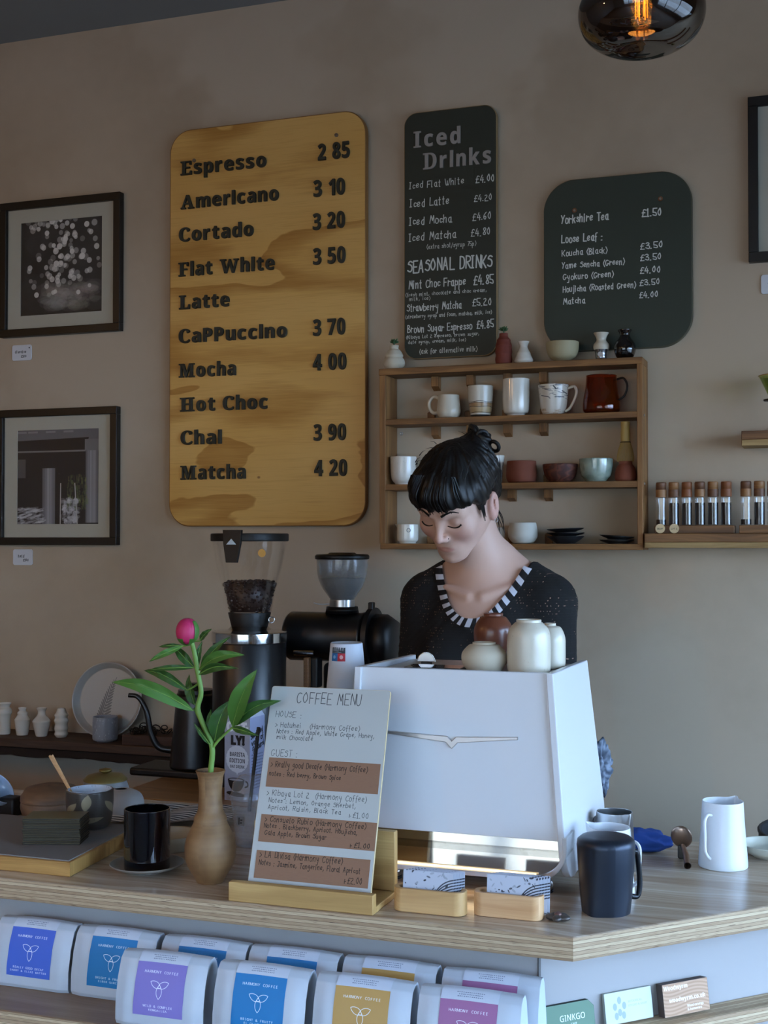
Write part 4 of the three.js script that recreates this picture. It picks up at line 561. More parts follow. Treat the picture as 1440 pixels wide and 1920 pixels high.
// ---------------------------------------------------------------- coffee menu on its stand
{ const t = thing('menu_stand', 'pale wooden stand holding the coffee menu card', 'stand', [-0.647, CT, -1.515]);
  part('front_rail', wbox(0.2, 0.025, 0.013, 0), M.pine, t, [0, 0.0125, 0]); part('base', wbox(0.2, 0.008, 0.09, 0), M.pine, t, [0, 0.004, -0.051]); part('back_rest', wbox(0.203, 0.078, 0.012, 0), M.pine, t, [-0.002, 0.047, -0.085]); }
{ const lines = [['COFFEE MENU', 39, 22, 93, 15], ['HOUSE :', 11, 42, 38, 8], ['> Hatuhei   (Harmony Coffee)', 12, 56, 122, 7], ['Notes : Red Apple, White Grape, Honey,', 15, 64, 141, 6], ['milk Chocolate', 16, 72, 53, 6], ['GUEST :', 11, 95, 39, 9], ['> Kibaya Lot 2  (Harmony Coffee)', 12, 147, 142, 7.5], ['Notes : Lemon, Orange Sherbet,', 16, 156, 124, 6], ['Apricot, Raisin, Black Tea', 16, 165, 104, 6], ['+£1.00', 132, 168, 27, 7]];
  const bold = [['> Really good Decafe (Harmony Coffee)', 13, 109, 138, 7.5], ['notes : Red berry, Brown Spice', 12, 121, 103, 6], ['> Consuelo Rubio (Harmony Coffee)', 14, 181, 143, 7], ['Notes . Blackberry, Apricot. Houjicha,', 14, 189, 132, 6], ['Gala Apple, Brown Sugar', 16, 198, 88, 6], ['+£1.00', 138, 205, 27, 6.5], ['> LA Divisa (Harmony Coffee)', 13, 227, 117, 8], ['Notes : Jasmine, Tangerine, Floral Apricot', 13, 237, 142, 6.5], ['+£2.00', 135, 250, 24, 8]];
  const k = 7, W = 0.172, H = 0.27, tx = canvasTex(W * 1000 * k, H * 1000 * k, (g, w, h) => { g.fillStyle = '#b9bcb8'; g.fillRect(0, 0, w, h); rs = 3; handLines(g, lines, k, 0.8 * k, '#22262c'); });
  tx.repeat.set(1 / W, 1 / H); tx.offset.set(0.5, 0.5);
  const t = thing('menu_card', 'pale coffee menu card with brown paper strips leaning on wooden stand', 'menu', [-0.645, CT + 0.0102, -1.5305]); const lean = -0.30, o = new THREE.Vector3();
  const sub = (n, g, m) => part(n, g.rotateX(lean), m, t);
  sub('card', at(slab(rrShape(W, H, 0.004), 0.003, 0.0005), 0, H / 2, -0.0035), [mat(0xffffff, 0.6, { map: tx }), mat('#c4ae84', 0.7)]);
  for (const [x0, x1, y0, y1] of [[9, 168.5, 97, 136], [8, 171.5, 172, 207.5], [8, 167.5, 218.5, 254]]) { const w = (x1 - x0) / 1000, h = (y1 - y0) / 1000, st = canvasTex(w * 1000 * k, h * 1000 * k, (g, a, b) => { g.fillStyle = '#8f6a52'; g.fillRect(0, 0, a, b); for (let i = 0; i < 500; i++) { g.fillStyle = `rgba(${rnd() > 0.5 ? '170,130,105' : '95,65,48'},0.10)`; g.fillRect(rnd() * a, rnd() * b, rr(2, 60), rr(1, 4)); } g.translate(-x0 * k, -y0 * k); handLines(g, bold.filter((l) => l[2] > y0 && l[2] < y1), k, 1.0 * k, '#16120f'); });
    const g = new THREE.PlaneGeometry(w, h); g.translate((x0 + x1) / 2000 - W / 2, H - (y0 + y1) / 2000, 0.0006); sub('paper_strip', g, mat(0xffffff, 0.75, { map: st })); } }

// ---------------------------------------------------------------- vase with peony
{ const tx = dataTex(256, 256, (u, v) => { const k = fbm(u * 5, v * 9, 6, 4), r = PN.noise(u * 2, v * 70, 2) * 0.25; return lerp3(hex('#9a7750'), hex('#6e5032'), clamp(0.45 + k * 1.1 + r)); });
  const g = vessel([[0.0185, 0], [0.0212, 0.006], [0.032, 0.025], [0.0352, 0.045], [0.032, 0.062], [0.0258, 0.075], [0.0228, 0.082], [0.0222, 0.088], [0.0176, 0.098], [0.016, 0.112], [0.0158, 0.125], [0.0168, 0.138], [0.0182, 0.146], [0.0205, 0.1515]], 0.0025, 56, 90); const o = thing('vase', 'brown stoneware bottle vase with ridged neck holding the peony', 'vase', [-0.812, CT, -1.585]); part('body', g, mat(0xffffff, 0.55, { map: tx, bumpMap: tx, bumpScale: 0.0008 }), o); }
{ const t = thing('peony', 'pink peony bud on green leafy stem in brown vase', 'flower', [-0.812, CT, -1.585]);
  const stemPts = [[0.002, 0.004, 0.004], [0, 0.08, 0], [0, 0.145, 0], [0.002, 0.185, 0], [-0.01, 0.212, 0.001], [-0.02, 0.236, 0], [-0.015, 0.257, 0], [-0.02, 0.285, 0], [-0.027, 0.319, 0], [-0.033, 0.335, 0]];
  part('stem', taperTube(stemPts, 0.0046, 0.0032, 60, 10), M.stem, t); part('side_stem', taperTube([[0.001, 0.18, 0], [0.012, 0.193, 0.002], [0.035, 0.213, 0.004]], 0.0024, 0.0014, 16, 8), M.stem, t);
  // leaf: a folded, arching blade from a to b
  function leaf(a, b, half, lift, twist, m) {
    const A = V(...a), B = V(...b), dir = B.clone().sub(A), L = dir.length(), n = 14, w = 6, P = [], I = [], U = []; dir.normalize(); const side0 = V(0, 0, 1).cross(dir).normalize(), out = V(0, 0, 1);
    for (let i = 0; i <= n; i++) { const s = i / n, prof = Math.pow(Math.sin(Math.PI * Math.pow(s, 0.82)), 0.85) * (1 - 0.25 * s) + (i === 0 ? 0.06 : 0), c = A.clone().addScaledVector(dir, L * s).addScaledVector(V(0, 1, 0), lift * L * Math.sin(Math.PI * s)).addScaledVector(out, 0.12 * L * Math.sin(Math.PI * s * 0.9)); const ang = twist * (0.4 + s * 0.6), sd = side0.clone().multiplyScalar(Math.cos(ang)).addScaledVector(out, Math.sin(ang));  const nn = side0.clone().multiplyScalar(-Math.sin(ang)).addScaledVector(out, Math.cos(ang));
      for (let j = 0; j <= w; j++) { const q = j / w * 2 - 1, p = c.clone().addScaledVector(sd, q * half * prof).addScaledVector(nn, Math.abs(q) * half * prof * 0.38 + 0.0006 * Math.sin(s * 22 + q * 3)); P.push(p.x, p.y, p.z); U.push(s, j / w); } }
    for (let i = 0; i < n; i++) for (let j = 0; j < w; j++) { const k = i * (w + 1) + j; I.push(k, k + 1, k + w + 1, k + 1, k + w + 2, k + w + 1); }
    const g = new THREE.BufferGeometry(); g.setAttribute('position', new THREE.Float32BufferAttribute(P, 3)); g.setAttribute('uv', new THREE.Float32BufferAttribute(U, 2)); g.setIndex(I); g.computeVertexNormals(); const o = part('leaf', g, m, t);
    part('midrib', taperTube([0, 0.3, 0.6, 0.9].map((s) => { const c = A.clone().addScaledVector(dir, L * s).addScaledVector(V(0, 1, 0), lift * L * Math.sin(Math.PI * s)).addScaledVector(out, 0.12 * L * Math.sin(Math.PI * s * 0.9)); return [c.x, c.y, c.z + 0.0004]; }), 0.0009, 0.0003, 10, 5), M.stem, o);
  }
  const LV = [[-0.016, 0.329, 0.007, 0.347, 0.0052], [-0.042, 0.321, -0.089, 0.299, 0.0052], [-0.042, 0.321, -0.081, 0.319, 0.0036], [-0.027, 0.292, -0.064, 0.321, 0.0078], [-0.022, 0.292, -0.02, 0.328, 0.0052], [-0.016, 0.292, 0.032, 0.337, 0.007], [-0.017, 0.289, 0.059, 0.313, 0.009], [-0.016, 0.283, 0.052, 0.295, 0.007], [-0.024, 0.292, -0.096, 0.286, 0.0046], [-0.037, 0.26, -0.11, 0.284, 0.0078], [-0.024, 0.233, -0.141, 0.27, 0.0118], [-0.026, 0.24, -0.04, 0.281, 0.01], [0.035, 0.214, 0.079, 0.295, 0.0156], [0.035, 0.215, 0.11, 0.253, 0.0098], [0.034, 0.212, 0.082, 0.206, 0.0056], [0.006, 0.193, 0.027, 0.248, 0.0142], [0.003, 0.19, -0.006, 0.234, 0.0094], [0.002, 0.186, -0.019, 0.218, 0.0044]];
  rs = 21; LV.forEach(([x0, y0, x1, y1, h], i) => { const dz = [0.01, 0.012, 0.0, -0.012, -0.014, 0.0, 0.012, 0.018, 0.004, -0.012, 0.02, -0.014, 0.016, 0.006, 0.018, -0.004, -0.014, 0.012][i]; leaf([x0, y0, dz * 0.2], [x1, y1, dz], h, [10, 9, 6, 13].includes(i) ? 0.11 : rr(-0.01, 0.12), rr(-0.45, 0.45), [6, 10, 12, 1].includes(i) ? M.leafPale : M.leaf); });
  // petioles joining loose leaf bases to the stem
  for (const [a, b] of [[[-0.028, 0.326, 0], [-0.042, 0.321, 0]], [[-0.03, 0.33, 0], [-0.016, 0.329, 0.002]], [[-0.019, 0.27, 0], [-0.037, 0.26, 0]], [[-0.012, 0.215, 0.001], [-0.026, 0.236, 0]]]) part('petiole', taperTube([a, [(a[0] + b[0]) / 2, (a[1] + b[1]) / 2 - 0.001, 0.001], b], 0.0016, 0.0011, 8, 6), M.stem, t);
  // bud: overlapping petals
  const pink = phys('#c22a5e', 0.55, { sheen: 0.4, sheenRoughness: 0.5, sheenColor: new THREE.Color('#ff9cc0') }), pale = mat('#c98a8e', 0.6), bx = -0.0365, by = 0.3415;
  const core = sph(1, 28, 20); core.scale(0.0145, 0.0178, 0.0145); part('bud', at(core, bx, by, 0), pink, t);
  for (let i = 0; i < 6; i++) { const g = new THREE.SphereGeometry(1, 20, 16, 0, 2.1, 0.25, 2.1), p = g.attributes.position; g.scale(0.0153 + i * 0.0001, 0.0186, 0.0153 + i * 0.0001); g.rotateZ(rr(-0.12, 0.12)); g.rotateY(i * 1.07 + 0.4); const o = part('petal', at(g, bx, by + rr(-0.0006, 0.0006), 0), i === 4 ? mat('#bb5f78', 0.6) : pink, t); o.material.side = THREE.DoubleSide; }
  for (let i = 0; i < 3; i++) { const g = new THREE.SphereGeometry(1, 16, 12, 0, 1.5, 2.05, 1.09); g.scale(0.0161, 0.0191, 0.0161); g.rotateY(i * 2.2 + 0.1); part('sepal', at(g, bx, by - 0.0006, 0), M.leafPale, t); }
  { const g = new THREE.SphereGeometry(1, 16, 12, 0, 1.0, 0.7, 1.6); g.scale(0.0166, 0.0192, 0.0166); g.rotateY(2.75); part('sepal', at(g, bx, by, 0), M.leafPale, t); } }

// ---------------------------------------------------------------- left side of the counter
{ const t = thing('tray', 'thick pale wooden tray with grey lining on the left of the counter', 'tray', [0, CT, 0]); const P = [[-1.006, -1.54], [-1.03, -1.775], [-1.33, -1.775], [-1.4, -1.54]];
  part('frame', (() => { const g = flatXZ(P, 0.02, 0.0015); return grainUV(g, 0); })(), M.oak, t); part('lining', flatXZ(P.map(([x, z], i) => [x + (i < 2 ? -0.006 : 0.006), z + (i % 3 ? 0.006 : -0.006)]), 0.002, 0.0004), mat('#7e7a78', 0.6), t, [0, 0.0195, 0]); }
{ const gold = mat('#6f6341', 0.4, { metalness: 0.35 }), dark = mat('#1d1b15', 0.7); let first = null; rs = 17; const n = 15;
  for (let i = 0; i < n; i++) { const lab = i === n - 1 ? 'gold faced business card on top of the stack on the tray' : 'black edged business card in the stack on the tray', p = [-1.095 + rr(-0.001, 0.001), CT + 0.0215 + i * 0.00255, -1.64 + rr(-0.001, 0.001)], a = 0.32 + rr(-0.02, 0.02);
    if (!first) { first = thing('business_card', lab, 'card', p, a, 'stack of gold and black business cards'); part('sheet', at(rbox(0.085, 0.0019, 0.052, 0.0004, 1), 0, 0.001, 0), dark, first); part('gilt_face', at(box(0.0844, 0.0004, 0.0514), 0, 0.0021, 0), gold, first); } else copyThing(first, lab, p, a); } }
{ const tx = canvasTex(512, 256, (g, W, H) => { g.fillStyle = '#3f3a35'; g.fillRect(0, 0, W, H); g.fillStyle = '#8b8168'; rs = 8; for (const [x, y, a, l] of [[60, 90, 0.9, 60], [140, 80, -0.1, 52], [120, 190, -1.1, 62], [220, 120, 0.6, 60], [290, 70, 0.1, 56], [300, 185, 1.3, 58], [390, 110, -0.6, 60], [450, 190, 0.5, 52], [30, 200, 0.2, 46]]) { g.save(); g.translate(x, y); g.rotate(a); g.beginPath(); g.moveTo(0, -l); g.quadraticCurveTo(l * 0.62, 0, 0, l); g.quadraticCurveTo(-l * 0.62, 0, 0, -l); g.fill(); g.restore(); } for (let i = 0; i < 160; i++) { g.fillStyle = 'rgba(30,27,24,0.7)'; g.beginPath(); g.arc(rnd() * W, rnd() * H, rr(0.6, 2), 0, 7); g.fill(); } });
  const o = thing('tumbler', 'dark stoneware tumbler painted with pale leaves holding wooden stirrers', 'cup', [-1.098, CT + 0.0213, -1.735]); const g = vessel([[0.024, 0], [0.029, 0.003], [0.0335, 0.012], [0.036, 0.035], [0.0365, 0.058]], 0.003); setUV(g, (x, y, z) => [Math.atan2(x, z) / 6.2832 + 0.5, y / 0.06]); part('body', g, phys(0xffffff, 0.35, { map: tx, clearcoat: 0.3 }), o);
  part('inner_glaze', at(lathe([[0.02, 0.006], [0.0325, 0.02], [0.0335, 0.0595], [0.0332, 0.0595]], 40), 0, 0, 0), phys(0xffffff, 0.25, { map: glazeMap('#c7d0da', '#2c2c30', 90, 2.2, 4), side: THREE.DoubleSide }), o); }
['left', 'right'].forEach((s, i) => { const o = solo('stirrer', `${s} one of two pale wooden stirrers leaning in the leaf tumbler`, 'stirrer', rbox(0.0042, 0.115, 0.0014, 0.0006, 1), M.beech, [-1.1385 + i * 0.005, CT + 0.0815, -1.735 + i * 0.004]); o.rotation.z = 0.62 - i * 0.05; });
{ const clay = mat(0xffffff, 0.6, { map: dataTex(128, 128, (u, v) => lerp3(hex('#5a4231'), hex('#7c5c42'), clamp(0.5 + fbm(u * 6, v * 5, 3, 3) * 1.3))) }); const t = thing('lidded_pot', 'brown clay lidded pot behind the card stack', 'pot', [-1.243, CT, -1.845]);
  part('body', vessel([[0.035, 0], [0.044, 0.006], [0.0495, 0.022], [0.0485, 0.0315]], 0.003), clay, t); part('lid', at(lathe([[0.0495, 0], [0.05, 0.001], [0.0495, 0.008], [0.041, 0.021], [0.02, 0.026], [0.0001, 0.027]], 48), 0, 0.0325, 0), clay, t); }
{ const t = thing('sugar_jar', 'pale glazed jar with brass lid behind the leaf tumbler', 'jar', [-1.2, CT, -1.945]); part('body', vessel([[0.03, 0], [0.038, 0.01], [0.042, 0.03], [0.036, 0.05]], 0.003), phys('#8d9092', 0.3), t); const l = part('lid', at(lathe([[0.0375, 0], [0.038, 0.002], [0.03, 0.009], [0.012, 0.012], [0.0001, 0.012]], 40), 0, 0.0505, 0), mat('#8a7a4a', 0.45, { metalness: 0.5 }), t); part('knob', at(lathe([[0.004, 0], [0.011, 0.004], [0.0105, 0.008], [0.0001, 0.01]], 24), 0, 0.062, 0), mat('#8a7440', 0.4, { metalness: 0.6 }), l); }
solo('round_pot', 'smooth grey white round pot between leaf tumbler and striped cloth', 'pot', vessel([[0.024, 0], [0.033, 0.006], [0.039, 0.022], [0.034, 0.038], [0.02, 0.046], [0.012, 0.047]], 0.0025), mat('#a9a7a4', 0.5), [-1.142, CT, -1.9]);
{ const w = 0.27, d = 0.13, g = new THREE.PlaneGeometry(w, d, 54, 26); g.rotateX(-Math.PI / 2); const p = g.attributes.position; for (let i = 0; i < p.count; i++) { const x = p.getX(i), z = p.getZ(i); p.setY(i, 0.004 + 0.006 * Math.max(0, fbm(x * 14, z * 9, 3, 3) + 0.35) + 0.004 * Math.abs(Math.sin(x * 40 + z * 30))); } g.computeVertexNormals();
  const tx = canvasTex(512, 512, (q, W) => { q.fillStyle = '#c7c2ba'; q.fillRect(0, 0, W, W); q.fillStyle = '#24242a'; for (let i = 0; i < 13; i++) q.fillRect(0, i * 40 + 8, W, 17); }); solo('tea_towel', 'crumpled black and white striped cloth behind the black candle jar', 'cloth', g, mat(0xffffff, 0.9, { map: tx, side: THREE.DoubleSide }), [-1.085, CT, -1.915], 0.3); }
solo('ceramic_dish', 'beige round dish edge behind the black candle jar', 'dish', vessel([[0.03, 0], [0.034, 0.004], [0.043, 0.016], [0.045, 0.024]], 0.003), mat('#9a8c74', 0.6), [-0.955, CT, -1.73]);
solo('saucer', 'grey stoneware saucer under the black candle jar', 'saucer', vessel([[0.024, 0], [0.026, 0.003], [0.045, 0.007], [0.0525, 0.0115]], 0.002, 56), mat('#8b847a', 0.55), [-0.923, CT, -1.607]);
{ const t = thing('candle_jar', 'glossy black glass candle jar standing on the saucer', 'candle', [-0.923, CT + 0.0025, -1.607]); part('glass_jar', vessel([[0.0305, 0], [0.0325, 0.003], [0.0325, 0.02], [0.0325, 0.085]], 0.002, 56, 0), phys('#05070c', 0.06, { clearcoat: 1, clearcoatRoughness: 0.03 }), t); part('wax', at(cyl(0.03, 0.03, 0.05, 40), 0, 0.028, 0), mat('#14161c', 0.6), t); }
{ const t = thing('enamel_bowl', 'pale blue white bowl tilted against a black stand at left edge', 'bowl', [-1.352, CT, -1.84]); t.scale.setScalar(0.58); const g = vessel([[0.02, 0], [0.03, 0.006], [0.048, 0.03], [0.053, 0.05]], 0.003); g.rotateZ(-0.9); g.translate(-0.02, 0.05, 0); part('bowl', g, phys('#a8b7cc', 0.2, { clearcoat: 0.8 }), t); part('stand', rbox(0.06, 0.055, 0.06, 0.01, 2), M.blackPlastic, t, [0.045, 0.0275, -0.02]); part('stand_plate', rbox(0.12, 0.008, 0.09, 0.003, 1), M.blackPlastic, t, [0.0, 0.004, -0.01]); }
{ const t = thing('plastic_cup', 'clear plastic cup with domed lid behind the coffee menu', 'cup', [-0.85, CT, -1.795]); part('cup', vessel([[0.022, 0], [0.0235, 0.002], [0.031, 0.07], [0.0312, 0.072]], 0.0008, 40, 0), M.plastic, t); part('dome_lid', at(lathe([[0.0325, -0.002], [0.033, 0.004], [0.0305, 0.008], [0.028, 0.024], [0.018, 0.034], [0.008, 0.036]], 40), 0, 0.072, 0), M.plastic, t);
  const tx = canvasTex(64, 64, (g) => { g.fillStyle = '#6b6b6b'; g.fillRect(0, 0, 64, 64); g.fillStyle = '#1c1c1c'; g.fillRect(14, 8, 12, 48); g.fillRect(30, 20, 20, 10); g.fillRect(30, 38, 16, 12); }); part('logo_print', at(new THREE.PlaneGeometry(0.012, 0.014), -0.004, 0.042, 0.0295, -0.1), mat(0xffffff, 0.6, { map: tx }), t); }
{ const o = solo('straw', 'black drinking straw in the clear domed cup', 'straw', cyl(0.0028, 0.0028, 0.13, 12, true), mat('#0c0c0c', 0.5, { side: THREE.DoubleSide }), [-0.8455, CT + 0.116, -1.795]); o.rotation.z = -0.12; }

// ---------------------------------------------------------------- card holders and right side of the counter
function cardHolder(label, cx, cz, w, group, wood) { const t = thing('card_holder', label, 'card holder', [cx, CT, cz]), h = 0.03, d = 0.03, s = rrShape(w, d, 0.013); s.holes.push(new THREE.Path(rrShape(w - 0.012, d - 0.012, 0.009).getPoints(10))); const g = slab(s, h - 0.003, 0.0012, 12); g.rotateX(-Math.PI / 2); grainUV(g, 0); part('wall', at(g, 0, 0.0015, 0), wood, t); const b = slab(rrShape(w - 0.008, d - 0.008, 0.01), 0.004, 0); b.rotateX(-Math.PI / 2); part('bottom', b, wood, t); return t; }
cardHolder('left small pale wooden card holder in front of the machine', -0.4855, -1.552, 0.094, undefined, M.oak.clone().copy(woodMat('#cfa66f', '#b48a55', 85, 0.45)));
cardHolder('right small pale wooden card holder in front of the machine', -0.3875, -1.566, 0.088, undefined, M.beech);
const leafCard = (seed) => canvasTex(256, 160, (g, W, H) => { g.fillStyle = '#b9bfcc'; g.fillRect(0, 0, W, H); rs = seed; for (let i = 0; i < 46; i++) { g.fillStyle = rnd() > 0.4 ? `rgba(30,34,44,${rr(0.5, 0.9)})` : `rgba(150,156,170,0.8)`; g.save(); g.translate(rr(0, W), rr(0, H)); g.rotate(rr(-1, 1)); g.beginPath(); g.ellipse(0, 0, rr(3, 12), rr(2, 5), 0, 0, 7); g.fill(); g.restore(); } g.strokeStyle = '#2a2f3c'; g.lineWidth = 5; for (let i = 0; i < 6; i++) { g.beginPath(); g.moveTo(W, 30 + i * 12); g.quadraticCurveTo(W - 60, 40 + i * 14, W - 90, 90 + i * 8); g.stroke(); } g.fillStyle = '#dfe4ee'; g.beginPath(); g.ellipse(150, 130, 62, 42, 0, 0, 7); g.fill(); g.fillStyle = '#23283a'; for (const a of [-0.6, 0, 0.6]) { g.beginPath(); g.ellipse(150 + a * 40, 122, 14, 24, a, 0, 7); g.fill(); } });
[[-0.488, -1.553, 5, 'left'], [-0.382, -1.567, 5, 'right']].forEach(([x, z, n, side], q) => { const tx = leafCard(11 + q), fm = mat(0xffffff, 0.5, { map: tx }), wm = mat('#c3c9d6', 0.6); for (let i = 0; i < n; i++) { const o = thing('visiting_card', i ? `plain edged visiting card behind the front one in the ${side} holder` : `front visiting card with dark leaf print in the ${side} holder`, 'card', [x + i * 0.0028, CT + 0.0045, z + 0.0065 - i * 0.0034], 0, `visiting cards in the ${side} holder`); part('card', at(box(0.066, 0.046, 0.0006), 0, 0.023, 0), [wm, wm, wm, wm, fm, wm], o, null, [-0.1, 0, 0]); o.userData.group = `visiting cards in the ${side} holder`; } });
{ const t = thing('pebble_flower', 'small bronze flower shaped trinket beside the right card holder', 'trinket', [-0.326, CT, -1.568]), m = mat('#4d4642', 0.35, { metalness: 0.4 }); for (let i = 0; i < 5; i++) { const a = i * 1.257 + 0.3, g = sph(1, 16, 10); g.scale(0.0078, 0.004, 0.0062); part('petal', at(g, Math.cos(a) * 0.0085, 0.004, Math.sin(a) * 0.0065, 0, a), m, t); } const c = sph(0.005, 14, 10); c.scale(1, 0.8, 1); part('centre', at(c, 0, 0.007, 0), mat('#6b4f48', 0.35, { metalness: 0.4 }), t); }
{ // upturned dark jug: straight wall flaring upward, softened base edge, spout pressed in at the lower rim
  const g = lathe([[0.0001, 0.0945], [0.024, 0.0945], [0.031, 0.0935], [0.0358, 0.0895], [0.0368, 0.083], [0.0355, 0.06], [0.0325, 0.02], [0.0305, 0], [0.0295, 0], [0.0345, 0.08], [0.0001, 0.09]], 64), p = g.attributes.position;
  for (let i = 0; i < p.count; i++) { const x = p.getX(i), y = p.getY(i), z = p.getZ(i), a = Math.atan2(z, -x) - 0.75, k = sstep(0.06, 0.0, y) * Math.exp(-a * a / 0.09); const r = 1 + 0.16 * k; p.setX(i, x * r); p.setZ(i, z * r); } g.computeVertexNormals();
  const t = thing('milk_jug', 'dark blue black metal milk jug standing upside down near counter corner', 'jug', [-0.277, CT, -1.628], 0.5); part('body', g, mat('#2c333f', 0.38, { metalness: 0.55 }), t);
  part('handle', tube([[0.0345, 0.014, -0.012], [0.047, 0.012, -0.016], [0.0505, 0.022, -0.017], [0.049, 0.055, -0.017], [0.046, 0.068, -0.016], [0.035, 0.07, -0.012]], 0.0036, 40, 10), mat('#14161b', 0.35, { metalness: 0.5 }), t); }
function jug(name, label, p, ry, s, m, inner, hm) { const t = thing(name, label, 'jug', p, ry); const g = vessel([[0.034, 0], [0.0355, 0.003], [0.0345, 0.02], [0.0315, 0.06], [0.0295, 0.095]].map((q) => [q[0] * s, q[1] * s]), 0.0012, 64, 30), P = g.attributes.position; for (let i = 0; i < P.count; i++) { const x = P.getX(i), y = P.getY(i), z = P.getZ(i), a = Math.atan2(z, -x), k = sstep(0.06 * s, 0.097 * s, y) * Math.exp(-a * a / 0.05); P.setX(i, x - 0.009 * s * k); P.setY(i, y + 0.002 * s * k); } g.computeVertexNormals(); part('body', g, m, t);
  const flat = (q) => [q[0] * s, q[1] * s, 0]; const c = new THREE.CatmullRomCurve3([[0.0305, 0.078], [0.041, 0.08], [0.0475, 0.074], [0.048, 0.05], [0.0475, 0.03], [0.042, 0.022], [0.034, 0.016]].map((q) => V(...flat(q)))); const hs = new THREE.Shape(); hs.moveTo(-0.0006, -0.005); hs.lineTo(0.0006, -0.005); hs.lineTo(0.0006, 0.005); hs.lineTo(-0.0006, 0.005); part('handle', new THREE.TubeGeometry(c, 40, 0.0024 * s, 8), hm || m, t); return t; }
jug('milk_jug', 'white milk jug with strap handle, upright on the right of the counter', [-0.156, CT, -1.905], -2.04, 0.98, M.whitePaint, null);
jug('milk_jug', 'white milk jug half hidden directly behind the dark upturned jug', [-0.2855, CT, -1.705], -0.35, 0.93, M.whitePaint, null);
{ const t = jug('milk_jug', 'polished steel milk jug standing behind the white and dark jugs', [-0.30, CT, -1.835], 2.5, 0.86, M.steel, null); }
function rag(name, label, p, w, d, h, m, seed, ry = 0) { const g = new THREE.SphereGeometry(1, 40, 24), P = g.attributes.position; for (let i = 0; i < P.count; i++) { const x = P.getX(i), y = P.getY(i), z = P.getZ(i), k = 1 + 0.3 * fbm(x * 2.2 + seed, y * 2.2, z * 2.2, 4); P.setXYZ(i, x * w * k, Math.max(0, (y * 0.5 + 0.45) * h * (k * 1.05)), z * d * k); } g.computeVertexNormals(); return solo(name, label, 'cloth', g, m, p, ry); }
rag('cleaning_cloth', 'crumpled royal blue cloth behind the steel jug', [-0.283, CT, -1.96], 0.05, 0.03, 0.032, mat('#23468f', 0.95), 4);
{ const t = thing('oven_mitt', 'grey fluffy cloth hanging over the back of the white machine', 'cloth', [-0.352, CT, -1.985]); const m = mat(0xffffff, 0.95, { map: dataTex(64, 64, (u, v) => lerp3(hex('#3a4350'), hex('#8791a0'), clamp(0.5 + fbm(u * 20, v * 20, 2, 2) * 2))) }); const g = new THREE.SphereGeometry(1, 36, 28), P = g.attributes.position; for (let i = 0; i < P.count; i++) { const x = P.getX(i), y = P.getY(i), z = P.getZ(i), k = 1 + 0.7 * fbm(x * 2.2, y * 2.6 + 3, z * 2.2, 3); P.setXYZ(i, x * 0.022 * k, 0.115 + y * 0.045 * k, z * 0.022 * k); } g.computeVertexNormals(); part('folds', g, m, t); }
{ const t = thing('spoon', 'bronze cupping spoon propped up with its bowl facing forward', 'spoon', [-0.203, CT, -1.875]), m = mat('#b59a87', 0.3, { metalness: 0.9 }); const b = new THREE.SphereGeometry(1, 32, 16, 0, 6.283, Math.PI / 2, Math.PI / 2); b.scale(0.0155, 0.008, 0.019); b.rotateX(-1.15 + Math.PI); b.rotateX(Math.PI); const bowl = part('bowl', at(b, -0.014, 0.032, -0.055, 0, 0, 0.1), m, t); bowl.material.side = THREE.DoubleSide; part('handle', taperTube([[-0.011, 0.022, -0.042], [-0.004, 0.014, -0.02], [0, 0.006, 0], [0.001, 0.005, 0.006]], 0.0032, 0.0052, 24, 10), m, t); part('spoon_rest', rbox(0.012, 0.02, 0.008, 0.003), mat('#4a4238', 0.6), t, [-0.0135, 0.01, -0.053]); }
solo('ceramic_dish', 'pale cream shallow dish at right edge beside the white jug', 'dish', vessel([[0.026, 0], [0.03, 0.003], [0.041, 0.009], [0.047, 0.019]], 0.0025, 56), mat('#b9b7a6', 0.35), [-0.093, CT, -1.985]);
solo('waste_bin', 'dark round bin behind the counter at right edge', 'bin', vessel([[0.13, 0], [0.14, 0.02], [0.16, 0.8], [0.165, 0.9]], 0.006), mat('#15171b', 0.6), [0.02, 0, -2.55]);

// ---------------------------------------------------------------- coffee bags on the front shelf
const bagTex = (c, l1, l2) => canvasTex(320, 320, (g, W, H) => { g.fillStyle = c; g.fillRect(0, 0, W, H); g.fillStyle = '#e9edf4'; g.textAlign = 'center'; g.font = '23px sans-serif'; const s = 'HARMONY COFFEE'; [...s].forEach((ch, i) => g.fillText(ch, 58 + i * 15.8, 70)); g.strokeStyle = '#e9edf4'; g.lineWidth = 3.2; for (const a of [-1.15, 1.15, 3.1416]) { g.save(); g.translate(160, 150); g.rotate(a); g.beginPath(); g.moveTo(0, 10); g.bezierCurveTo(-26, -14, -20, -46, 0, -64); g.bezierCurveTo(20, -46, 26, -14, 0, 10); g.stroke(); g.restore(); } g.font = '20px sans-serif'; [[l1, 262], [l2, 286]].forEach(([t, y]) => [...t].forEach((ch, i) => g.fillText(ch, 160 + (i - (t.length - 1) / 2) * 13.5, y))); });
const bagW = 0.128, bagH = 0.09;
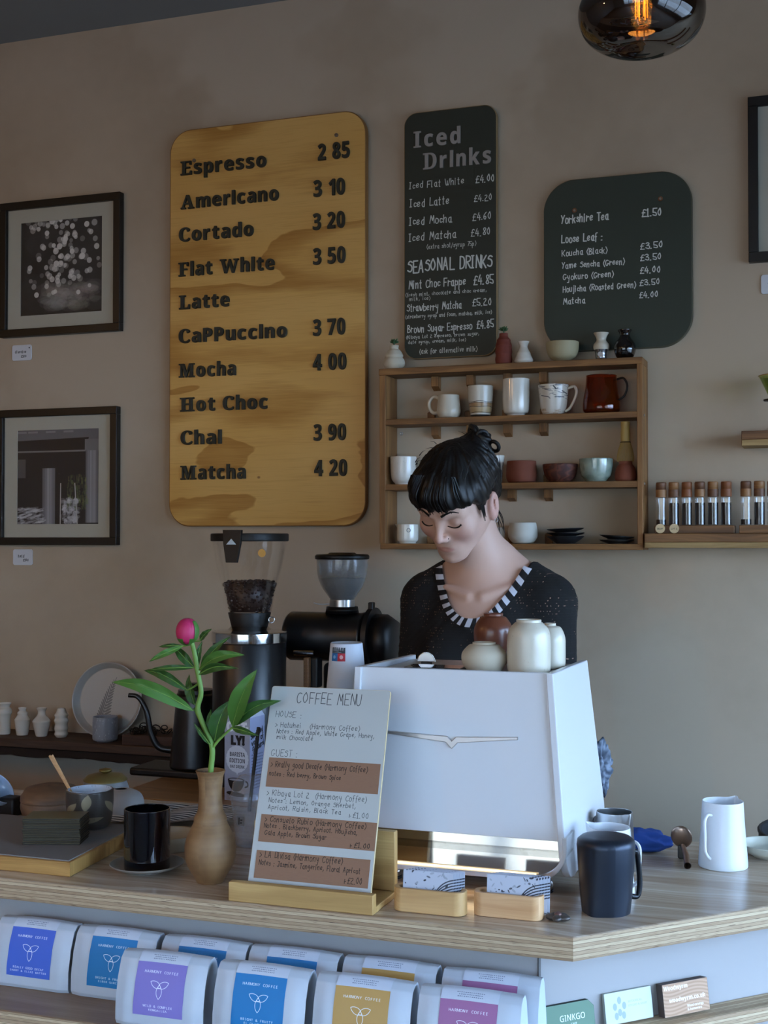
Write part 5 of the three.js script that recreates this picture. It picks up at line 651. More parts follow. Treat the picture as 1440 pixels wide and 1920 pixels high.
function bagPoint(x, s, off = 0) {        // side profile: s 0 bottom front .. 0.55 fold .. 1 bottom back
  const prof = [[0.03, 0], [0.0335, 0.006], [0.0325, 0.03], [0.026, 0.06], [0.016, 0.083], [0.006, 0.0905], [-0.006, 0.0905], [-0.0135, 0.082], [-0.0215, 0.055], [-0.027, 0.025], [-0.028, 0.004], [-0.026, 0]], f = clamp(s) * (prof.length - 1), i = Math.min(Math.floor(f), prof.length - 2), t = f - i;
  const z = mix(prof[i][0], prof[i + 1][0], t), y = mix(prof[i][1], prof[i + 1][1], t), e = Math.abs(x) / (bagW / 2), pinch = 1 - 0.12 * sstep(0.75, 1, e);
  return V(x, y * (1 - 0.015 * e * e), z * pinch + off + 0.0012 * fbm(x * 30, s * 6, 4.4, 2));
}
function bagGrid(x0, x1, s0, s1, nx, ns, off) { const P = [], I = [], U = []; for (let j = 0; j <= ns; j++) for (let i = 0; i <= nx; i++) { const p = bagPoint(mix(x0, x1, i / nx), mix(s0, s1, j / ns)); const s = mix(s0, s1, j / ns); p.z += s < 0.5 ? off : -off * 0; p.y += s > 0.36 ? off : 0; P.push(p.x, p.y, p.z); U.push(i / nx, j / ns); } for (let j = 0; j < ns; j++) for (let i = 0; i < nx; i++) { const k = j * (nx + 1) + i; I.push(k, k + 1, k + nx + 1, k + 1, k + nx + 2, k + nx + 1); } const g = new THREE.BufferGeometry(); g.setAttribute('position', new THREE.Float32BufferAttribute(P, 3)); g.setAttribute('uv', new THREE.Float32BufferAttribute(U, 2)); g.setIndex(I); g.computeVertexNormals(); return g; }
const bagSkin = phys('#b9c2cc', 0.42, { side: THREE.DoubleSide, clearcoat: 0.2, clearcoatRoughness: 0.4 }), bagTop = mat('#c5cdda', 0.6, { map: canvasTex(256, 96, (g, W, H) => { g.fillStyle = '#ffffff'; g.fillRect(0, 0, W, H); g.fillStyle = 'rgba(70,80,110,0.55)'; for (const [y, w] of [[60, 120], [70, 100], [80, 110]]) for (let x = 128 - w / 2; x < 128 + w / 2; x += 9) g.fillRect(x, y, rr(4, 7), 4); }), side: THREE.DoubleSide });
function gusset(side) { const P = [], I = [], n = 22; const mid = V(side * (bagW / 2 - 0.011), 0.042, 0.001); P.push(mid.x, mid.y, mid.z); for (let j = 0; j <= n; j++) { const p = bagPoint(side * bagW / 2, j / n); P.push(p.x, p.y, p.z); } for (let j = 1; j <= n; j++) I.push(0, j, j + 1); I.push(0, n + 1, 1); const g = new THREE.BufferGeometry(); g.setAttribute('position', new THREE.Float32BufferAttribute(P, 3)); g.setIndex(I); g.setAttribute('uv', new THREE.Float32BufferAttribute(new Float32Array(P.length / 3 * 2), 2)); g.computeVertexNormals(); return g; }
const bagGeo = { skin: bagGrid(-bagW / 2, bagW / 2, 0, 1, 24, 44, 0), label: bagGrid(-0.036, 0.036, 0.135, 0.36, 12, 12, 0.0007), top: bagGrid(-0.036, 0.036, 0.36, 0.56, 12, 8, 0.0007), gl: gusset(-1), gr: gusset(1) };
function bag(label, x, z, ry, tex, s = 1) { const t = thing('coffee_bag', label, 'coffee bag', [x * 0.9505, 0.8435, z], ry, 'pale coffee bags on the counter front shelf'); part('pouch', bagGeo.skin, bagSkin, t); part('gusset', bagGeo.gl, bagSkin, t); part('gusset', bagGeo.gr, bagSkin, t); const l = part('label', bagGeo.label, mat(0xffffff, 0.55, { map: tex }), t); part('label_top', bagGeo.top, bagTop, t); t.scale.setScalar(s * 0.947); return t; }
const TX = { blue: bagTex('#3f63c4', 'REALLY GOOD DECAF', 'SHADY & ELIAS BATTER'), cyan: bagTex('#0a77b5', 'BRIGHT & FRUITY', 'ELBER GARCIA'), cyan2: bagTex('#0a77b5', 'BRIGHT & FRUITY', 'EL OLIEMENTE'), lilac: bagTex('#8075bd', 'WILD & COMPLEX', 'KEMGALLEA'), gold: bagTex('#bb9351', 'OUT OF THE ORDINARY', 'CONSUELO RUBIO'), pink: bagTex('#9d6592', 'WILD & COMPLEX', 'LA DIVISA') };
const ZB = -1.508, ZFt = -1.44;
bag('coffee bag with royal blue label, leftmost on the shelf', -1.083, ZB, 0, TX.blue); bag('coffee bag with cyan label between the royal blue and lilac bags', -0.951, ZB, 0, TX.cyan);
bag('coffee bag standing behind the lilac label bag', -0.815, ZB - 0.0, 0, TX.cyan2); bag('coffee bag standing behind the right cyan label bag', -0.683, ZB, 0, TX.cyan2); bag('coffee bag standing behind the gold label bag', -0.548, ZB, 0, TX.gold); bag('coffee bag standing behind the pink label bag', -0.413, ZB, 0, TX.pink, 0.99);
bag('coffee bag with lilac purple label in the front row', -0.836, ZFt, 0.02, TX.lilac); bag('coffee bag with cyan label in the front row beside the gold one', -0.694, ZFt, 0, TX.cyan2); bag('coffee bag with gold yellow label in the front row', -0.556, ZFt, 0, TX.gold); bag('coffee bag with pink mauve label at right end of the row', -0.42, ZFt, 0, TX.pink);

// ---------------------------------------------------------------- leaflets on the angled ledge
function leaflet(name, label, x, z, w, h, d, draw, edge, cut) { const k = 4, tx = canvasTex(w * 1000 * k, h * 1000 * k, draw); tx.repeat.set(1 / w, 1 / h); tx.offset.set(0.5, 0.5); const t = thing(name, label, 'card stack', [x, 0.8455, z], Math.PI / 4); const s = cut ? poly([[-w / 2, -h / 2], [w / 2, -h / 2], [w / 2, h / 2 - 0.008], [w / 2 - 0.008, h / 2], [-w / 2, h / 2]]) : rrShape(w, h, 0.001); const g = slab(s, d, 0.0004, 4); g.translate(0, h / 2, -d); part('cards', g, [mat(0xffffff, 0.6, { map: tx }), mat(edge, 0.8)], t, null, [-0.16, 0, 0]); }
leaflet('loyalty_card', 'green card stack lettered Ginkgo on the angled ledge', -0.309, -1.563, 0.072, 0.036, 0.006, (g, W, H) => { g.fillStyle = '#5e7c66'; g.fillRect(0, 0, W, H); g.fillStyle = '#dfe5dd'; g.textAlign = 'center'; g.font = '40px sans-serif'; g.fillText('GINKGO', W * 0.55, H * 0.58); g.font = '16px sans-serif'; g.fillText('CAFE', W * 0.57, H * 0.74); }, '#20302a', true);
leaflet('loyalty_card', 'pale card stack with grey plant drawing on the angled ledge', -0.247, -1.626, 0.072, 0.038, 0.004, (g, W, H) => { g.fillStyle = '#c3cbc2'; g.fillRect(0, 0, W, H); g.fillStyle = 'rgba(120,140,130,0.6)'; for (const [x, y] of [[60, 70], [88, 42], [116, 70], [88, 100], [66, 115], [110, 115]]) { g.beginPath(); g.ellipse(x, y, 12, 18, 0, 0, 7); g.fill(); } g.fillStyle = '#9aa49c'; g.font = '15px serif'; g.fillText('BOTANICAL', 140, 60); g.fillText('STUDIO & SHOP', 140, 80); }, '#9fa79f');
leaflet('loyalty_card', 'wood patterned card stack with white website lettering on the angled ledge', -0.182, -1.677, 0.072, 0.04, 0.012, (g, W, H) => { g.fillStyle = '#b38f70'; g.fillRect(0, 0, W, H); for (let i = 0; i < 26; i++) { g.strokeStyle = `rgba(${i % 2 ? '205,170,140' : '150,110,80'},0.35)`; g.lineWidth = 6; g.beginPath(); g.moveTo(0, i * 9); g.bezierCurveTo(W * 0.3, i * 9 + 30, W * 0.6, i * 8 - 30, W, i * 9 + 10); g.stroke(); } g.fillStyle = '#eef0f2'; g.font = 'bold 28px sans-serif'; g.fillText('Woodwyrm', 8, 32); g.fillText('woodwyrm.co.uk', 36, 92); g.font = '16px sans-serif'; g.fillText('Wood carvings', 145, 126); g.fillText('& homeware', 145, 144); }, '#4b403c');

// ---------------------------------------------------------------- pendant lamps
function pendant(label, x, y, z, lm, dy) { const t = thing('pendant_lamp', label, 'lamp', [x, y, z]);
  part('shade', smoothLathe([[0.018, 0.088], [0.03, 0.085], [0.068, 0.066], [0.094, 0.034], [0.099, 0.008], [0.09, -0.018], [0.07, -0.036], [0.045, -0.046], [0.02, -0.0475], [0.0005, -0.048]], 64, 80), M.smoke, t);
  part('cap', at(lathe([[0.0001, 0], [0.024, 0], [0.026, 0.004], [0.024, 0.045], [0.01, 0.056], [0.0001, 0.056]], 32), 0, 0.084, 0), mat('#6d5430', 0.35, { metalness: 0.9 }), t); part('cord', at(cyl(0.0028, 0.0028, CEIL - y - 0.14, 10), 0, (CEIL - y + 0.14) / 2, 0), M.blackPlastic, t); part('ceiling_rose', at(cyl(0.05, 0.05, 0.02, 32), 0, CEIL - y - 0.01, 0), M.blackPlastic, t);
  const b = part('bulb', smoothLathe([[0.012, 0.082], [0.014, 0.06], [0.026, 0.03], [0.03, 0.012], [0.024, -0.006], [0.0005, -0.014]], 32, 40), phys('#f3c98a', 0.03, { transmission: 1, thickness: 0 }), t);
  const fil = []; for (let i = 0; i < 6; i++) { const a = i * 1.047; fil.push(cyl(0.0011, 0.0011, 0.062, 6).translate(0.009 * Math.cos(a), 0.035, 0.009 * Math.sin(a))); } part('filament', join(fil), mat('#ffb45c', 0.5, { emissive: '#ffab45', emissiveIntensity: 85 }), b);
  const l = new THREE.PointLight(new THREE.Color().setRGB(1, 0.55, 0.2), lm, 0, 2); l.position.set(x, y + dy, z); l.castShadow = true; l.shadow.radius = 1; scene.add(l); }
pendant('smoked glass pendant lamp with glowing filament bulb at top of view', -0.283, 2.265, -2.02, 0.5, 0.03);
[[-3.0, -0.4, 'far left'], [-2.0, 0.6, 'left']].forEach(([x, z, s]) => pendant(`smoked glass pendant lamp over the seats behind the viewer, ${s} one`, x, 2.3, z, 1.8, -0.058));

// ---------------------------------------------------------------- the barista
const hyp = Math.hypot;
const smin = (a, b, k) => { const h = Math.max(k - Math.abs(a - b), 0) / k; return Math.min(a, b) - h * h * k * 0.25; };
const smax = (a, b, k) => -smin(-a, -b, k);
const ell = (x, y, z, cx, cy, cz, a, b, c) => { const X = x - cx, Y = y - cy, Z = z - cz, k0 = hyp(X / a, Y / b, Z / c), k1 = hyp(X / (a * a), Y / (b * b), Z / (c * c)); return k1 < 1e-9 ? -Math.min(a, b, c) : k0 * (k0 - 1) / k1; };
const cone = (x, y, z, A, B, ra, rb) => { const bx = B[0] - A[0], by = B[1] - A[1], bz = B[2] - A[2], px = x - A[0], py = y - A[1], pz = z - A[2], t = clamp((px * bx + py * by + pz * bz) / (bx * bx + by * by + bz * bz)); return hyp(px - bx * t, py - by * t, pz - bz * t) - mix(ra, rb, t); };
// surface nets over a box
function nets(f, lo, hi, h) {
  const n = [0, 1, 2].map((i) => Math.ceil((hi[i] - lo[i]) / h) + 1), [nx, ny, nz] = n, F = new Float32Array(nx * ny * nz), id = (i, j, k) => (k * ny + j) * nx + i;
  const B = 4;                                           // blocks far from the surface are filled without looking closer
  for (let K = 0; K < nz; K += B) for (let J = 0; J < ny; J += B) for (let I0 = 0; I0 < nx; I0 += B) {
    const c = f(lo[0] + (I0 + 1.5) * h, lo[1] + (J + 1.5) * h, lo[2] + (K + 1.5) * h), far = Math.abs(c) > h * B * 2.2 + 0.006;
    for (let k = K; k < Math.min(nz, K + B); k++) for (let j = J; j < Math.min(ny, J + B); j++) for (let i = I0; i < Math.min(nx, I0 + B); i++) F[id(i, j, k)] = far ? c : f(lo[0] + i * h, lo[1] + j * h, lo[2] + k * h);
  }
  const vid = new Int32Array(nx * ny * nz).fill(-1), P = [], I = [];
  for (let k = 0; k < nz - 1; k++) for (let j = 0; j < ny - 1; j++) for (let i = 0; i < nx - 1; i++) {
    let s = 0, c = 0, X = 0, Y = 0, Z = 0; const v = [];
    for (let q = 0; q < 8; q++) { const d = F[id(i + (q & 1), j + ((q >> 1) & 1), k + (q >> 2))]; v.push(d); if (d < 0) s++; }
    if (s === 0 || s === 8) continue;
    for (let a = 0; a < 8; a++) for (const b of [1, 2, 4]) if (!(a & b)) { const d0 = v[a], d1 = v[a | b]; if ((d0 < 0) !== (d1 < 0)) { const t = d0 / (d0 - d1); X += (a & 1) + (b === 1 ? t : 0); Y += ((a >> 1) & 1) + (b === 2 ? t : 0); Z += (a >> 2) + (b === 4 ? t : 0); c++; } }
    vid[id(i, j, k)] = P.length / 3; P.push(lo[0] + (i + X / c) * h, lo[1] + (j + Y / c) * h, lo[2] + (k + Z / c) * h);
  }
  const quad = (a, b, c, d, flip) => { if (a < 0 || b < 0 || c < 0 || d < 0) return; if (flip) I.push(a, c, b, a, d, c); else I.push(a, b, c, a, c, d); };
  for (let k = 1; k < nz - 1; k++) for (let j = 1; j < ny - 1; j++) for (let i = 1; i < nx - 1; i++) {
    const d = F[id(i, j, k)] < 0;
    if (d !== F[id(i + 1, j, k)] < 0) quad(vid[id(i, j, k)], vid[id(i, j - 1, k)], vid[id(i, j - 1, k - 1)], vid[id(i, j, k - 1)], d);
    if (d !== F[id(i, j + 1, k)] < 0) quad(vid[id(i, j, k)], vid[id(i, j, k - 1)], vid[id(i - 1, j, k - 1)], vid[id(i - 1, j, k)], d);
    if (d !== F[id(i, j, k + 1)] < 0) quad(vid[id(i, j, k)], vid[id(i - 1, j, k)], vid[id(i - 1, j - 1, k)], vid[id(i, j - 1, k)], d);
  }
  const g = new THREE.BufferGeometry(); g.setAttribute('position', new THREE.Float32BufferAttribute(P, 3)); g.setIndex(I); g.computeVertexNormals(); return g;
}
const D2R = Math.PI / 180, HY = -15 * D2R, HX = 33 * D2R, HO = [-0.0342, 1.5205, 0.0862], TYAW = -4 * D2R;
const HS = 0.9, headM = new THREE.Matrix4().makeRotationFromEuler(new THREE.Euler(HX, HY, -5 * D2R, 'YXZ')).scale(V(HS, HS, HS)).setPosition(...HO), headI = headM.clone().invert();
const toHead = (x, y, z) => { const e = headI.elements; return [e[0] * x + e[4] * y + e[8] * z + e[12], e[1] * x + e[5] * y + e[9] * z + e[13], e[2] * x + e[6] * y + e[10] * z + e[14]]; };
const fromHead = (x, y, z) => V(x, y, z).applyMatrix4(headM);
const nape = fromHead(0, -0.06, -0.035).toArray();
// head in its own axes: eyes at y 0, face towards +z
function headSDF(x, y, z) {
  const X = Math.abs(x);
  let d = ell(x, y, z, 0, 0.032, -0.02, 0.0735, 0.083, 0.092);
  d = smin(d, ell(x, y, z, 0, -0.012, 0.026, 0.061, 0.07, 0.058), 0.03);
  d = smin(d, ell(x, y, z, 0, 0.03, 0.036, 0.056, 0.045, 0.046), 0.02);                       // forehead
  d = smin(d, cone(X, y, z, [0.052, -0.036, -0.004], [0.019, -0.088, 0.054], 0.0185, 0.0165), 0.03);   // jaw
  d = smin(d, cone(x, y, z, [0, -0.06, 0.045], [0, -0.0935, 0.0655], 0.032, 0.0165), 0.022);     // chin
  d = smin(d, ell(X, y, z, 0.039, -0.026, 0.055, 0.023, 0.021, 0.02), 0.025);                    // cheek
  d = smin(d, ell(x, y, z, 0, -0.062, 0.065, 0.026, 0.019, 0.017), 0.016);                       // mouth mound
  d = smin(d, cone(X, y, z, [0.016, 0.0185, 0.0785], [0.044, 0.017, 0.064], 0.0065, 0.006), 0.016); // brow ridge
  d = smax(d, -ell(X, y, z, 0.0315, -0.001, 0.0885, 0.0155, 0.0105, 0.0135), 0.014);             // socket
  d = smin(d, ell(X, y, z, 0.0315, -0.0015, 0.0665, 0.0145, 0.0125, 0.0128), 0.004);             // lid
  d = smax(d, -(hyp((y + 0.0095 + 6 * (X - 0.0315) * (X - 0.0315)) * 1, (z - 0.0795) * 0.6) - 0.0011 + sstep(0.012, 0.0155, Math.abs(X - 0.0315)) * 0.02), 0.0018);   // lid crease
  let nose = cone(x, y, z, [0, 0.008, 0.0785], [0, -0.031, 0.099], 0.0066, 0.0072);
  nose = smin(nose, ell(x, y, z, 0, -0.034, 0.099, 0.0078, 0.0072, 0.0078), 0.006);
  nose = smin(nose, ell(X, y, z, 0.0103, -0.0375, 0.0900, 0.0055, 0.0062, 0.0082), 0.006);
  d = smin(d, nose, 0.011);
  d = smax(d, -ell(X, y, z, 0.0062, -0.0435, 0.0945, 0.0033, 0.003, 0.0046), 0.003);             // nostril
  const my = -0.0655 + 0.0016 * Math.cos(x * 190) - 5 * x * x;                                    // mouth line
  d = smin(d, ell(x, y, z, 0, -0.0622, 0.0795, 0.018, 0.0032, 0.0045), 0.006); d = smin(d, ell(x, y, z, 0, -0.0705, 0.0785, 0.015, 0.0042, 0.005), 0.006);
  d = smax(d, -(hyp(y - my, (z - 0.087) * 0.5) - 0.0013 + sstep(0.019, 0.0245, X) * 0.01), 0.0025);
  // ears
  const ez = z + 0.015 + 0.25 * (y + 0.014), ey = y + 0.014; let ear = ell(X, ey, ez, 0.0785, 0, 0, 0.0095, 0.0305, 0.0185);
  ear = smax(ear, -ell(X, ey, ez, 0.0905, 0.004, 0.0015, 0.0125, 0.0225, 0.0125), 0.003); ear = smin(ear, cone(X, ey, ez, [0.0835, 0.012, -0.001], [0.0815, -0.012, -0.006], 0.0026, 0.003), 0.003); ear = smin(ear, ell(X, ey, ez, 0.0805, -0.006, 0.0105, 0.004, 0.006, 0.004), 0.004);
  return smin(d, ear, 0.006);
}
const SHD = [[-0.128, 1.318, -0.01], [0.128, 1.318, -0.01]], ELB = [[-0.142, 1.09, 0.01], [0.142, 1.09, 0.01]], WRI = [[-0.085, 1.07, 0.2], [0.07, 1.06, 0.21]];
function torsoSDF(x0, y, z0) {
  const c = Math.cos(TYAW), s = Math.sin(TYAW), x = c * x0 - s * z0, z = s * x0 + c * z0, X = Math.abs(x);
  let d = ell(x, y, z, 0, 1.15, 0.0, 0.128, 0.21, 0.092);
  d = smin(d, ell(x, y, z, 0, 1.285, -0.002, 0.125, 0.085, 0.07), 0.05);
  d = smin(d, ell(X, y, z, 0.064, 1.185, 0.066, 0.058, 0.062, 0.05), 0.04);
  d = smin(d, cone(X, y, z, [0.03, 1.4, -0.022], [0.122, 1.335, -0.014], 0.034, 0.04), 0.04);
  d = smin(d, ell(x, y, z, 0, 0.93, -0.01, 0.16, 0.17, 0.11), 0.08);
  d = smin(d, cone(X, y, z, [0.085, 0.88, -0.01], [0.08, 0.52, 0.0], 0.085, 0.055), 0.05); d = smin(d, cone(X, y, z, [0.08, 0.52, 0.0], [0.08, 0.18, -0.02], 0.052, 0.035), 0.03); d = smin(d, cone(X, y, z, [0.08, 0.135, -0.03], [0.085, 0.125, 0.12], 0.04, 0.032), 0.03);
  for (let i = 0; i < 2; i++) { d = smin(d, cone(x, y, z, SHD[i], ELB[i], 0.043, 0.036), 0.03); d = smin(d, cone(x, y, z, ELB[i], WRI[i], 0.034, 0.023), 0.015); }
  return d;
}
const neckSDF = (x, y, z) => cone(x, y, z, nape, [0.002, 1.35, -0.02], 0.046, 0.054);
function handsSDF(x0, y, z0) {
  const c = Math.cos(TYAW), s = Math.sin(TYAW), x = c * x0 - s * z0, z = s * x0 + c * z0; let d = 1;
  for (let i = 0; i < 2; i++) { const w = WRI[i], sg = i ? -1 : 1; d = smin(d, ell(x, y, z, w[0] + sg * 0.005, w[1] - 0.004, w[2] + 0.045, 0.036, 0.014, 0.042), 0.01);
    for (let f = 0; f < 4; f++) { const fx = w[0] + sg * 0.005 + (f - 1.5) * 0.0185, L = [0.062, 0.07, 0.066, 0.052][sg > 0 ? f : 3 - f], k = [fx, w[1] - 0.004, w[2] + 0.078], m = [fx, w[1] - 0.008, w[2] + 0.078 + L * 0.5], e = [fx, w[1] - 0.03, w[2] + 0.078 + L * 0.8]; d = smin(d, smin(cone(x, y, z, k, m, 0.0088, 0.0082), cone(x, y, z, m, e, 0.0082, 0.007), 0.003), 0.004); }
    d = smin(d, cone(x, y, z, [w[0] + sg * 0.03, w[1] - 0.006, w[2] + 0.02], [w[0] + sg * 0.058, w[1] - 0.014, w[2] + 0.062], 0.011, 0.0085), 0.008); d = smin(d, cone(x, y, z, [w[0], w[1], w[2] - 0.03], [w[0], w[1], w[2] + 0.02], 0.023, 0.021), 0.01); }
  return d;
}
function skinSDF(x, y, z) { const h = toHead(x, y, z), r = hyp(h[0], h[1], h[2]); const hd = (r < 0.2 ? headSDF(...h) : r - 0.12) * HS; let d = smin(smin(neckSDF(x, y, z), torsoSDF(x, y, z), 0.045), hd, 0.014);
  if (y > 1.2 && y < 1.5) { const cl = cone(Math.abs(x + 0.004), y, z, [0.015, 1.338, 0.061], [0.064, 1.356, 0.043], 0.0062, 0.0055); d = smin(d, cl, 0.012); } return d; }
const person = thing('person', 'person in black crochet top with striped collar, dark hair up, looking down', 'person', [-0.6942, -0.0986, -2.606]); person.scale.setScalar(1.068);
{ const skin = nets(skinSDF, [-0.17, 1.2, -0.15], [0.17, 1.69, 0.25], 0.003), low = nets((x, y, z) => Math.min(torsoSDF(x, y, z), handsSDF(x, y, z)), [-0.24, 0.07, -0.16], [0.24, 1.25, 0.34], 0.011), all = [skin, low].map((g) => { g.setAttribute('uv', new THREE.Float32BufferAttribute(new Float32Array(g.attributes.position.count * 2), 2)); return g; });
  const g = mergeGeometries(all), p = g.attributes.position, C = new Float32Array(p.count * 3), base = [0.64, 0.405, 0.31], lip = [0.52, 0.21, 0.18], rose = [0.62, 0.29, 0.24];
  for (let i = 0; i < p.count; i++) { const [x, y, z] = toHead(p.getX(i), p.getY(i), p.getZ(i)), X = Math.abs(x); let c = base;
    if (hyp(x, y, z) < 0.16) { const blush = Math.exp(-((X - 0.04) ** 2 / 0.0004 + (y + 0.035) ** 2 / 0.0005)) * (z > 0 ? 1 : 0) * 0.55 + Math.exp(-(x * x / 0.0002 + (y + 0.035) ** 2 / 0.0002)) * (z > 0.09 ? 0.35 : 0); c = lerp3(c, rose, clamp(blush)); const ear = X > 0.074 && y > -0.045 && y < 0.03 && z < 0.012; if (ear) c = lerp3(c, rose, 0.5);
      const l = sstep(1.15, 0.75, hyp(x / 0.021, (y + 0.0662) / 0.0068)); if (z > 0.07) c = lerp3(c, lip, l * 0.65); c = lerp3(c, [0.40, 0.21, 0.17], 0.35 * Math.exp(-(((X - 0.0315) / 0.016) ** 2 + ((y - 0.002) / 0.008) ** 2)) * (z > 0.06 ? 1 : 0)); }
    C[3 * i] = c[0]; C[3 * i + 1] = c[1]; C[3 * i + 2] = c[2]; }
  g.setAttribute('color', new THREE.BufferAttribute(C, 3)); part('body', g, phys(0xffffff, 0.52, { vertexColors: true, sheen: 0.25, sheenRoughness: 0.6, sheenColor: new THREE.Color('#ffd5c8') }), person); }
// features laid on the face: find the skin along +z in head axes
const onFace = (x, y) => { let z = 0.13; for (let i = 0; i < 60; i++) { const d = headSDF(x, y, z); if (d < 0.0002) break; z -= Math.max(d * 0.7, 0.0002); } return z; };
const faceTube = (pts, r0, r1, lift) => { const q = pts.map(([x, y]) => fromHead(x, y, onFace(x, y) + lift).toArray()); return taperTube(q, r0, r1, 24, 7); };
const hairMat = phys('#090706', 0.5, { sheen: 0.3, sheenRoughness: 0.4, sheenColor: new THREE.Color('#4a4038') });
for (const s of [-1, 1]) {
  part('eyebrow', faceTube([[0.0135, 0.0195], [0.024, 0.0245], [0.036, 0.0265], [0.0475, 0.0215]].map(([x, y]) => [x * s, y]), 0.0026, 0.0009, 0.0002), hairMat, person);
  part('eyelashes', faceTube([[0.0175, -0.0085], [0.0245, -0.0118], [0.0325, -0.013], [0.041, -0.0112], [0.047, -0.0065]].map(([x, y]) => [x * s, y]), 0.0009, 0.0017, 0.0006), hairMat, person);
}
{ const q = fromHead(0.0165, -0.0355, 0); const z = onFace(0.0165, -0.0355); part('nose_stud', sph(0.0011, 8, 6), M.blackMetal, person, fromHead(0.0165, -0.0355, z + 0.0004).toArray()); }
part('earring', at(new THREE.TorusGeometry(0.0042, 0.0007, 6, 20), 0, 0, 0), M.steel, person, fromHead(0.0835, -0.043, -0.006).toArray(), [0, 1.2, 0]);
// hair: swept up from the nape, fringe to the brows
function hairLine(x, z) { const k = [[-0.14, -0.075], [-0.085, -0.07], [-0.055, -0.045], [-0.038, 0.005], [-0.022, 0.026], [0.0, 0.02], [0.012, 0.0], [0.024, -0.006], [0.034, 0.02], [0.05, 0.034], [0.075, 0.03], [0.13, 0.029]]; let i = 0; while (i < k.length - 2 && z > k[i + 1][0]) i++; const t = sstep(0, 1, clamp((z - k[i][0]) / (k[i + 1][0] - k[i][0]))); let y = mix(k[i][1], k[i + 1][1], t); if (z > 0.045) y += 0.015 * Math.exp(-((x + 0.02) ** 2) / 0.00003) + 0.003 * Math.sin(x * 420) + 0.0035 * Math.sin(x * 170 + 1); return y; }
function hairSDF(x, y, z) {
  let d = ell(x, y, z, 0.003, 0.042, -0.022, 0.0855, 0.084, 0.104);
  d = smin(d, ell(x, y, z, 0, 0.056, 0.04, 0.071, 0.048, 0.0595), 0.02); d = smin(d, ell(x, y, z, 0, -0.005, -0.062, 0.066, 0.07, 0.05), 0.03);
  d = smin(d, ell(x, y, z, -0.05, 0.045, 0.035, 0.022, 0.04, 0.035), 0.02); d = smin(d, ell(x, y, z, 0.06, 0.04, 0.03, 0.025, 0.035, 0.035), 0.02);
  const bx = x - 0.03, by = y - 0.107, bz = z + 0.097, ph = Math.atan2(x, z + 0.06 - (y - 0.1) * 0.3), pol = Math.atan2(hyp(x, z + 0.06), y - 0.02);
  d += 0.0017 * Math.sin(ph * 23 + 5 * fbm(pol * 2, ph * 1.5, 2, 2)) * sstep(0.2, 0.7, pol) + 0.0011 * Math.sin(ph * 71 + pol * 5) + 0.004 * fbm(x * 28, y * 28, z * 28, 2);
  d = smax(d, (hairLine(x, z) - y) * 0.75, 0.006);
  const r = hyp(bx, by, bz), bun = ell(x, y, z, 0.03, 0.1, -0.092, 0.031, 0.022, 0.027) + 0.0018 * Math.sin(Math.atan2(bx, bz) * 9 + by * 320);
  return smin(d, bun, 0.012);
}
{ const g0 = nets(hairSDF, [-0.12, -0.11, -0.16], [0.12, 0.175, 0.13], 0.0028); g0.applyMatrix4(headM); g0.setAttribute('uv', new THREE.Float32BufferAttribute(new Float32Array(g0.attributes.position.count * 2), 2)); const hair = part('hair', g0, hairMat, person); rs = 55;
  const st = []; const S = (pts, r0, r1) => st.push(taperTube(pts.map((p) => fromHead(...p).toArray()), r0, r1, 14, 5));
  for (let i = 0; i < 46; i++) { const x = rr(-0.066, 0.062); if (Math.abs(x + 0.02) < 0.007) continue; const e = onFace(x * 0.94, 0.03) + 0.006, y1 = 0.028 + rr(-0.005, 0.004); S([[x * 0.8, 0.1, 0.062], [x * 0.98, 0.07, e + 0.009 + rr(0, 0.003)], [x, 0.045, e + 0.006], [x + rr(-0.004, 0.004), y1, e - 0.001]], 0.0022, 0.0005); }
  for (const s of [-1, 1]) for (let i = 0; i < 7; i++) S([[s * 0.074, 0.03, 0.022 + i * 0.002], [s * 0.077, 0.01, 0.02 + i * 0.002], [s * (0.0745 + rr(-0.002, 0.002)), -0.012 - rr(0, 0.016), 0.02 + i * 0.0015]], 0.0016, 0.0004);
  for (let i = 0; i < 14; i++) { const s = rnd() > 0.5 ? 1 : -1, x = s * rr(0.03, 0.06); S([[x, -0.05, -0.06], [x * 1.1, -0.075, -0.062], [x * 1.15 + rr(-0.008, 0.008), -0.1 - rr(0, 0.02), -0.058]], 0.0013, 0.0003); }
  for (let i = 0; i < 60; i++) { const a = rr(0, 6.283), h = rr(0.02, 0.11), R = 0.094 + rr(0, 0.006), q = rr(0.15, 0.35); const P = (A, H, k) => [Math.sin(A) * R * 0.93 * Math.sqrt(Math.max(0.05, 1 - ((H - 0.045) / 0.095) ** 2)) * k, H, -0.022 + Math.cos(A) * R * 1.08 * Math.sqrt(Math.max(0.05, 1 - ((H - 0.045) / 0.095) ** 2)) * k]; S([P(a, h, 1), P(a + q * 0.4, h + 0.012, 1.025), P(a + q, Math.min(h + 0.02, 0.128), 1.04 + rr(0, 0.05))], 0.0009, 0.0002); }
  for (const [x, y, z, r, t] of [[0.066, 0.086, -0.092, 0.0115, 0.0042], [0.022, 0.117, -0.1, 0.013, 0.005], [0.044, 0.112, -0.09, 0.011, 0.0042], [0.01, 0.106, -0.115, 0.012, 0.0045]]) { const g = new THREE.TorusGeometry(r, t, 10, 24); g.rotateX(rr(-0.6, 0.6)); g.rotateY(rr(-0.7, 0.7)); g.translate(x, y, z); g.applyMatrix4(headM); st.push(g); }
  const loose = part('loose_strands', join(st), hairMat, hair); loose.userData.kind = 'stuff'; part('hair_tie', (() => { const g = new THREE.TorusGeometry(0.0235, 0.0035, 8, 28); g.rotateX(1.15); g.translate(0.024, 0.092, -0.086); g.applyMatrix4(headM); return g; })(), M.blackMetal, hair); }
